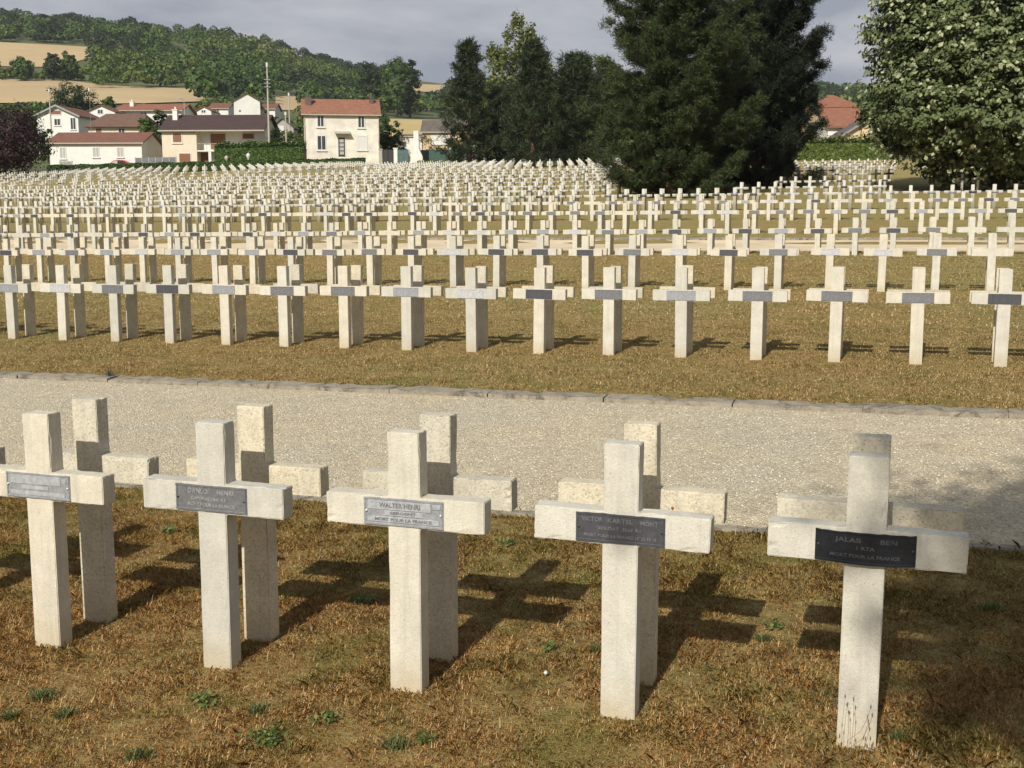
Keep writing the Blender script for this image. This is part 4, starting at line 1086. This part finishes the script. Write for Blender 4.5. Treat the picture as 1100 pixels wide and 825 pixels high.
h.window(229.5, 245.5, 143, 160, 'shutter', y=1.7, sill=False); h.window(264, 276, 143, 148.5, 'shutter', y=1.7)
mb = MB(); mb.box(xs+.01, W_-.01, .05, 1.69, h.z(161.5)-.18, h.z(161.5)); mb.build('balcony', M_white, h.e)
mb = MB()
for k in range(22):
    x = xs+.1+k*(W_-xs-.2)/21; mb.tube([(x, .1, h.z(161.5)), (x, .1, h.z(161.5)+.95)], .02, 5)
mb.tube([(xs+.05, .1, h.z(161.5)+.95), (W_-.05, .1, h.z(161.5)+.95)], .03, 5); mb.build('railing', M_metal, h.e)
mb = MB(); mb.box(h.x(230), h.x(233), .06, .35, -1, h.z(161.5)-.19); mb.build('pillar', M_frame, h.e)
h.door(218.5, 229, 163.5, 174, M_brown, y=1.7)
# gabled house behind
h = House('gabled_house', 'white house with its gable to the front, pale bargeboards and red roof', 50, 95, 225, rot=-4)
r_ = h.gable(0, h.W, 0, 11, h.z(124.5), h.z(114), M_white, M_rred, ov=.55, front=True, rx=h.W*.5, trim=M_metal)
h.window(69.5, 75.5, 128, 134.5, 'glass'); h.window(66, 77, 119, 123, 'shutter', sill=False); h.window(87, 92, 127, 139, 'glass')
# brown hipped house
h = House('hipped_house', 'house with big plain brown roof directly behind the bungalow', 104, 163, 210)
r_ = h.hip(0, h.W, 0, 11, h.z(136.5), h.z(119.5), M_cream, M_rbrown, ov=.8, inset=1.4)
for a in ((112, 118, 138, 143, 'shutter'), (136, 142, 138, 143, 'glass')): h.window(*a)
# long orange roof
h = House('orange_roofed_house', 'long low white house with bright orange tiled roof below the wheat field', 136, 202, 262)
r_ = h.gable(0, h.W, 0, 11, h.z(118.5), h.z(110.5), M_white, M_rorange, ov=.6)
h.chimney(146, .8, 108, 114, 3.5, M_white, r_); h.window(160, 166, 121, 126)
h = House('small_gabled_house', 'small house with white triangular gable left of the orange roof', 104, 133, 255)
h.gable(0, h.W, 0, 9, h.z(120), h.z(113.5), M_white, M_rred, ov=.4, front=True); h.window(115, 120, 118, 122, sill=False)
h = House('white_gable_house', 'plain white gabled house standing above the villa roof', 258, 285, 262, rot=12)
h.gable(0, h.W, 0, 9.5, h.z(108.5), h.z(100.5), M_white, M_rbrown, ov=.3, front=True)
mb = MB(); x = h.x(262); mb.box(h.x(263), h.x(265), -.05, -.004, h.z(120), h.z(118)); mb.build('vent', M_fgrey, h.e)
h = House('small_house', 'small brown roofed house left of the plain white gable', 232, 252, 285)
h.gable(0, h.W, 0, 8, h.z(116.5), h.z(110), M_white, M_rred, ov=.3); h.window(238, 242, 118, 121)
h = House('small_house', 'tiny house with pale gable between the orange roof and the brown one', 219, 234, 278)
h.gable(0, h.W, 0, 7, h.z(119), h.z(115), M_white, M_rorange, ov=.3, front=True); h.window(224, 228, 118.5, 121, sill=False)
h = House('small_house', 'low house with red roof showing beside the concrete pole', 287, 301, 270)
h.gable(0, h.W, 0, 7, h.z(117), h.z(111), M_white, M_rred, ov=.3); h.window(290, 294, 119, 122)
h = House('shed', 'white garden shed with shallow grey roof behind the leafy garden', 297, 320, 205, cat='shed')
h.gable(0, h.W, 0, 4, h.z(137), h.z(127.5), M_grey, M_rgrey, ov=.3, front=True); h.door(299, 309, 136, 142, M_frame)
# yellow house at the right of the village
h = House('yellow_house', 'yellow house with grey brown roof and white window beside the conifers', 456, 506, 182)
h.gable(0, h.W, 0, 8, h.z(141.5), h.z(128.5), M_yellow, M_rgrey, ov=.35)
h.window(465.5, 474.5, 144.5, 154.5, 'blind'); h.window(476.5, 484, 146, 154, 'blind')
h = House('garage', 'low white garage beside the yellow house', 433, 455, 186, cat='garage')
h.gable(0, h.W, 0, 6, h.z(147), h.z(144.5), M_white, M_rgrey, ov=.1); h.door(449, 453, 149, 160, M_frame)
h = House('low_building', 'pale low building glimpsed under the dark conifers', 508, 566, 178, cat='building')
h.gable(0, h.W, 0, 8, h.z(157), h.z(151), M_white, M_rgrey, ov=.3)
for a in ((515, 522, 160, 166), (535, 542, 160, 166), (552, 559, 160, 166)): h.window(*a)
# red roofed house at the right
h = House('red_roofed_house', 'big house with steep red hipped roof, lower lean-to roof and yellow wall', 876, 922, 168)
r_ = h.hip(0, h.W, 3, 12, h.z(113.5), h.z(96.5), M_yellow, M_rorange, ov=.4, inset=2.6)
rb = MB(); rb.prism([(-3.8, h.z(139.5)), (2.99, h.z(114.5)), (2.99, h.z(114.5)+.22), (-3.8, h.z(139.5)+.22)], -.3, h.W*.93, 'x'); rb.build('lower_roof', M_rorange, h.e)
mb = MB(); mb.prism([(-3.3, -1.5), (2.98, -1.5), (2.98, h.z(115.5)), (-3.3, h.z(139.5))], .01, h.W*.9, 'x'); mb.build('wing', M_white, h.e)
mb = MB(); mb.box(h.x(887), h.x(893), 6.3, 7.2, h.z(101), h.z(99.2)); mb.build('skylight', M_glass, r_)
h2 = House('annexe', 'yellow annexe with grey sloping roof edge before the red roofed house', 897, 930, 158, cat='annexe')
h2.gable(0, h2.W, 0, 6, h2.z(146), h2.z(129), M_yellow, M_rgrey, ov=.5, front=True, rx=h2.W*.8, trim=M_metal); h2.window(908, 913, 149, 154)

# street furniture, fences, gate, car
def pole(px, Y, pytop, r0, label, name='concrete_pole', lamp=None, mat=None, arm=False):
    X, Yv, z = at(px, Y); H = zat(pytop, Y)-z; e = empty(name, (X, Yv, z), 0, label, 'pole', 'poles in the village')
    mb = MB(); mb.tube([(0, 0, -.5), (0, 0, H*.5), (0, 0, H)], [r0, r0*.8, r0*.55], 8); mb.build('post', mat or M_conc, e)
    if lamp:
        mb = MB(); mb.tube([(0, 0, H), (lamp*.5, -.1, H+.35), (lamp, -.1, H+.4)], .05, 6); mb.build('arm', M_metal, e)
        mb = MB(); mb.box(lamp-.2, lamp+.45, -.25, .05, H+.30, H+.48); mb.build('lamp_head', M_conc, e, bevel=.04)
    else:
        mb = MB(); mb.tube([(0, 0, H*.985), (0, 0, H+.35)], .16, 8); mb.build('cap', M_frame, e)
    if arm:
        mb = MB()
        for k in range(3): mb.box(-.45, .45, -.22, -.16, H*.86-k*.5, H*.86-k*.5+.08)
        mb.build('crossarm', M_metal, e)
pole(294, 170, 70, .17, 'tallest concrete pole, in front of the villa end', arm=True)
pole(316, 205, 102, .15, 'grey pole rising between wood and stone house', arm=False)
pole(312, 176, 123, .14, 'slim leaning pale pole in the garden hedge', name='slim_pole')
pole(65, 212, 98, .18, 'pale mast standing before the gabled house', name='slim_pole')
pole(206, 250, 108, .10, 'street lamp with bent arm behind the orange roof', name='street_lamp', lamp=-1.1)
pole(107, 200, 97, .05, 'thin aerial mast above the brown roofed house', name='slim_pole', mat=M_metal)

def fence(px0, px1, Y, h, label, mat, npan, posts=M_conc, name='fence', th=.06):
    X0, _, z0 = at(px0, Y); X1, _, z1 = at(px1, Y); L = X1-X0
    e = empty(name, (X0, Y, z0), 0, label, 'fence')
    for k in range(npan):
        x0, x1 = L*k/npan+.05, L*(k+1)/npan-.05; zz = (z1-z0)*(k+.5)/npan; mb = MB(); mb.box(x0, x1, 0, th, -.6+zz, h+zz)
        for j in range(4): mb.box(x0+.05, x1-.05, -.02, -.003, zz+h*(.15+j*.2), zz+h*(.22+j*.2))
        mb.build('panel', mat, e)
    for k in range(npan+1):
        x = L*k/npan; zz = (z1-z0)*k/npan; mb = MB(); mb.box(x-.045, x+.045, -.04, th+.04, -.6+zz, h+zz+.08); mb.build('post', posts, e)
fence(152, 195, 165.5, 1.95, 'grey slatted panel fence between bungalow and villa', M_fgrey, 6)
fence(452, 506, 166, 2.35, 'green mesh fence before the yellow house', M_green, 7, M_green)
fence(429.5, 440, 171, 2.5, 'small teal screen beside the gateway', M_teal, 2, M_teal)
fence(72, 85, 172, 1.6, 'short pale grey railing before the bungalow', M_metal, 3)
X, Y, z = at(418, 165)
def box_thing(name, label, cat, px0, px1, Y, pytop, dpt, mat, cap=True):
    X0, _, z0 = at(px0, Y); W_ = (px1-px0)/F*Y; H = zat(pytop, Y)-z0; e = empty(name, (X0, Y, z0), 0, label, cat)
    mb = MB(); mb.box(0, W_, 0, dpt, -.6, H); mb.build('shaft', mat, e, bevel=.02)
    if cap: mb = MB(); mb.box(-.07, W_+.07, -.07, dpt+.07, H+.002, H+.14); mb.build('cap', mat, e, bevel=.02)
    return e
box_thing('gate_pillar', 'pale gate pillar touching the stone house', 'pillar', 409.5, 413, 165, 161, .45, M_grey)
box_thing('gate_pillar', 'pale gate pillar on the far side of the dark gate', 'pillar', 425, 429, 165, 160, .5, M_white)
e = empty('gate', (*at(413.5, 165.2)[:2], at(413.5, 165.2)[2]), 0, 'dark double gate between two pale pillars', 'gate')
gw = 11.2/F*165/2
for k in range(2):
    mb = MB(); x0 = k*gw+.03; mb.box(x0, x0+gw-.06, 0, .06, .1, 2.45)
    for j in range(5): mb.box(x0+.05+j*.14, x0+.09+j*.14, -.03, -.003, .2, 2.35)
    mb.build('leaf', M_door, e)
# flared stone buttress like pillar
X0, _, z0 = at(442, 163); k_ = 163/F
e = tag(MB().prism([(0, -.6), (14*k_, -.6), (13.5*k_, zat(168, 163)-z0), (10*k_, zat(160, 163)-z0), (9.6*k_, zat(142, 163)-z0), (9.4*k_, zat(140.5, 163)-z0), (4.2*k_, zat(140.5, 163)-z0), (4.0*k_, zat(160, 163)-z0), (.8*k_, zat(168, 163)-z0)], 0, 1.1, 'y').build('wall_pier', M_white, bevel=.03), 'pale flared masonry pier before the garage', 'pier')
e.location = (X0, 163, z0)
# low white marker block in the grave field
for (px, Y, pyt, lb) in ((395, 128, 178.5, 'bright white marker block among the far crosses under the stone house'), (527, 132, 173, 'bright white marker among the far crosses near the narrow conifer')):
    X0, _, z0 = at(px, Y); mb = MB(); H = zat(pyt, Y)-z0
    mb.box(-.22, .22, -.12, .12, -.3, H*.72); mb.box(-.13, .13, -.10, .10, H*.72+.002, H); mb.box(-.3, .3, -.09, .09, H*.76, H*.86)
    o = mb.build('marker', M_frame, bevel=.015); o.location = (X0, Y, z0); tag(o, lb, 'marker')
# little garden statue like urn post on the hedge
for (px, lb) in ((271.5, 'white post with rounded top behind the long hedge'), (248.5, 'short grey post behind the long hedge')):
    X0, Y0, z0 = at(px, 163.5); mb = MB(); hh = 2.3 if px > 260 else 2.0; mb.tube([(0, 0, 0), (0, 0, hh*.7), (0, 0, hh*.78), (0, 0, hh*.9), (0, 0, hh)], [.12, .12, .26, .28, .08], 10)
    o = mb.build('garden_post', M_frame if px > 260 else M_conc, smooth=True); o.location = (X0, Y0, z0); tag(o, lb, 'post')

# parked red car
def car():
    px0, px1, Y = 117, 147, 173.4; X0, _, z0 = at(px0, Y); L = (px1-px0)/F*Y; L = max(L, 4.0); z0 += .25
    e = empty('parked_car', (X0+L/2, Y, z0), 0, 'red hatchback parked in front of the white bungalow', 'car')
    M_paint = plain('red_paint', (.34, .012, .014), .25, .08, 3); M_tyre = plain('tyre', (.02, .02, .02), .9, .2, 5)
    h = L/2; mb = MB(); prof = [(-h, .35), (-h+.05, .72), (-h+.9, .92), (-h+1.55, 1.38), (-h+2.0, 1.47), (h-1.1, 1.45), (h-.28, .98), (h-.02, .85), (h, .38), (h-.5, .22), (-h+.5, .22)]
    mb.prism(prof, 0, 1.7, 'y'); b = mb.build('body', M_paint, e, bevel=.06, smooth=False)
    for (a, c) in (((-h+1.08, .95), (-h+1.62, 1.33)), ): pass
    w1 = MB(); w1.prism([(-h+1.10, .96), (-h+1.66, 1.34), (-h+2.15, 1.39), (-h+2.15, .96)], -.012, .02, 'y'); w1.build('window', M_curt, e)
    w1 = MB(); w1.prism([(-h+2.22, .96), (-h+2.22, 1.39), (h-1.15, 1.37), (h-.72, 1.02), (h-.9, .96)], -.012, .02, 'y'); w1.build('window', M_glass, e)
    for x in (-h+.75, h-.75):
        for y in (-.01, 1.53):
            t = MB(); t.tube([(x, y, .3), (x, y+.18, .3)], .31, 16); wh = t.build('wheel', M_tyre, e, smooth=False)
            t = MB(); t.tube([(x, y-.006, .3), (x, y+.186, .3)], .18, 12); t.build('rim', M_metal, wh)
    t = MB(); t.box(-h-.015, -h+.12, .15, .5, .6, .74); t.build('headlight', M_frame, e); t = MB(); t.box(-h-.015, -h+.12, 1.2, 1.55, .6, .74); t.build('headlight', M_frame, e)
car()

# ------------------------------------------------------------------ small plants of the lawn
M_weed = island_leaf('weed_leaves', [(0, (.050, .080, .016)), (.5, (.11, .155, .035)), (1, (.24, .26, .08))], .5, .3, pos=.2)
M_weedB = island_leaf('grass_tuft_leaves', [(0, (.06, .085, .022)), (.5, (.13, .155, .045)), (1, (.28, .28, .11))], .6, .3, pos=.2)
M_dry = plain('dry_stems', (.20, .13, .065), .8, .3, 20)
def weed(px, py, r, n, kind, label, seed):
    x, y, z = gpix(px, py); e = None; rr = np.random.default_rng(seed)
    if kind == 'leafy':
        P = np.stack([rr.normal(0, r*.5, n), rr.normal(0, r*.45, n), rr.uniform(.008, .035, n)], -1)
        V = leaf_quads(P, rr.uniform(.010, .026, n), rr.normal(size=(n, 3))*.45+np.array([0, -.3, 1]), .75)
        me = quads_to_mesh('weed', V); o = link('weed', me, M_weed)
    else:
        az = rr.uniform(0, 6.28, n); h = rr.uniform(.012, .042, n); b = np.stack([rr.uniform(-r, r, n)*rr.uniform(.2, .8, n), rr.uniform(-r, r, n)*rr.uniform(.2, .7, n), np.zeros(n)], -1)
        tip = b + np.stack([np.cos(az)*h*.6, np.sin(az)*h*.6, h*.8], -1); sd = np.stack([-np.sin(az), np.cos(az), 0*az], -1)*.0022
        V = np.stack([b-sd, b+sd, tip+sd*.3, tip-sd*.3], 1); o = link('grass_tuft', quads_to_mesh('grass_tuft', V), M_weedB)
    o.location = (x, y, z); tag(o, label, 'weed' if kind == 'leafy' else 'grass tuft', 'green plants dotted about the lawn')
W_ = [(392, 648, .06, 90, 'leafy', 'leafy weed patch just left of the middle near cross'), (288, 797, .07, 110, 'leafy', 'leafy green weed at the bottom edge below the DANLO cross'),
      (216, 757, .045, 60, 'leafy', 'small bright weed below the foot of the DANLO cross'), (352, 776, .04, 50, 'leafy', 'bright weed midway below the second and third near crosses'),
      (278, 766, .05, 160, 'tuft', 'dark green grass tuft below the DANLO cross foot'), (48, 750, .07, 260, 'tuft', 'bluish grass tuft below the foot of the first near cross'),
      (10, 772, .05, 170, 'tuft', 'grass tuft at the bottom left corner'), (425, 802, .07, 240, 'tuft', 'grass tuft at the bottom edge below the middle near cross'),
      (458, 799, .03, 40, 'leafy', 'little round leaved weed at the bottom edge below the middle cross'), (820, 688, .05, 150, 'tuft', 'grass tuft between the two rightmost near crosses'),
      (832, 676, .045, 50, 'leafy', 'low weed left of the last near cross'), (1065, 655, .07, 220, 'tuft', 'grass tuft in the dappled shade at the right edge'),
      (590, 700, .03, 36, 'leafy', 'tiny weed right of the middle near cross'), (180, 573, .05, 60, 'leafy', 'yellow green weed between the first two near crosses'),
      (545, 586, .05, 60, 'leafy', 'weed by the path edge right of the middle cross'), (155, 516, .06, 70, 'leafy', 'green weed on the path edge beside the first cross'),
      (150, 815, .06, 200, 'tuft', 'dark grass tuft at the bottom left below the first cross'), (965, 795, .04, 140, 'tuft', 'greyish grass tuft at the foot of the last near cross'),
      (70, 770, .05, 150, 'tuft', 'small grass tuft below the first near cross'), (640, 700, .05, 120, 'tuft', 'grass tuft at the foot of the dark plaque cross')]
for k, (px, py, r, n, kind, lb) in enumerate(W_): weed(px, py, r, n, kind, lb, k)

def dry_weed():
    B = A_OBJ[(4, 0)].location; x, y = B.x + .0*U2[0] - N2[0]*.06 - .02, B.y - N2[1]*.06
    z = Tz(x, y); e = empty('dry_weed', (x, y, z), TH, 'thin brown seeding weed against the foot of the last near cross', 'weed')
    k = .9/312  # metres per picture pixel there
    stems = [[(0, 0), (-2, 8), (-1, 30), (-2, 52), (-3, 62)], [(0, 0), (-1, 22), (12, 34), (18, 50), (21, 62)], [(0, 6), (9, 14), (15, 26), (19, 45)], [(0, 4), (-6, 10), (-12, 18), (-13, 22), (-10, 24)], [(0, 0), (-7, 8), (-8, 36), (-6, 70)],
             [(2, 0), (3, 20), (4, 52), (3, 68)], [(15, 0), (16, 14), (17, 24)], [(20, 0), (21, 12), (22, 26)], [(24, 0), (26, 12), (25, 20)], [(3, 0), (9, 12), (7, 22)]]
    r = random.Random(2); mb = MB(); sb = MB()
    for s in stems:
        P = [(a*k+.02*0, -.012-.01*r.random(), b*k) for a, b in s]; mb.tube(P, [.0007]*(len(P)-1)+[.0004], 5)
        a, b, c = P[-1]; sb.tube([(a, b, c-.004), (a, b, c+.004), (a, b, c+.011)], [.0012, .0026, .0008], 6)
        a, b, c = P[-2]; sb.tube([(a, b, c-.004), (a, b, c+.004), (a, b, c+.010)], [.001, .0020, .0008], 6)
    mb.build('stems', M_dry, e); sb.build('seed_heads', M_dry, e)
dry_weed()
# spiky dark weed growing on the kerb
x, y, z = gpix(118, 409); rr = np.random.default_rng(9); n = 60
az = rr.uniform(0, 6.28, n); el = rr.uniform(.1, 1.3, n); L = rr.uniform(.05, .11, n)
b = rr.normal(0, .008, (n, 3)); b[:, 2] = .02; tip = b + np.stack([np.cos(az)*np.cos(el)*L, np.sin(az)*np.cos(el)*L, np.sin(el)*L], -1); sd = rr.normal(size=(n, 3)); sd /= np.linalg.norm(sd, axis=1, keepdims=True); sd *= .004
o = link('kerb_weed', quads_to_mesh('kerb_weed', np.stack([b-sd*.3, b+sd*.3, tip*.6+b*.4+sd, tip], 1)), island_leaf('kerb_weed_leaves', [(0, (.03, .032, .03)), (1, (.12, .12, .11))], pos=.2)); o.location = (x, y, z+.03)
tag(o, 'dark spiky weed growing from the kerb joint', 'weed')
# small white stones and a pale flower head lying on the turf
for (px, py, lb) in ((586, 728, 'tiny white flower head in the turf right of the middle cross'),):
    x, y, z = gpix(px, py); mb = MB(); mb.tube([(0, 0, 0), (0, 0, .006), (.002, 0, .014)], [.004, .008, .004], 7); o = mb.build('flower_head' if px > 500 else 'small_stone', M_frame if px > 500 else M_old); o.location = (x, y, z+.012); tag(o, lb, 'flower' if px > 500 else 'stone')

# ------------------------------------------------------------------ the air
def haze():
    mb = MB(); mb.box(-1700, 1700, -1600, 1700, -8, 420)
    m = bpy.data.materials.new('haze'); m.use_nodes = True; n = m.node_tree; n.nodes.clear()
    o_ = n.nodes.new('ShaderNodeOutputMaterial'); v = n.nodes.new('ShaderNodeVolumePrincipled')
    v.inputs['Color'].default_value = (.86, .90, .96, 1); v.inputs['Density'].default_value = 00.00009; v.inputs['Anisotropy'].default_value = .1
    n.links.new(v.outputs[0], o_.inputs['Volume'])
    tag(mb.build('haze', m), 'thin summer haze over the valley', 'haze', None, 'stuff')
haze()
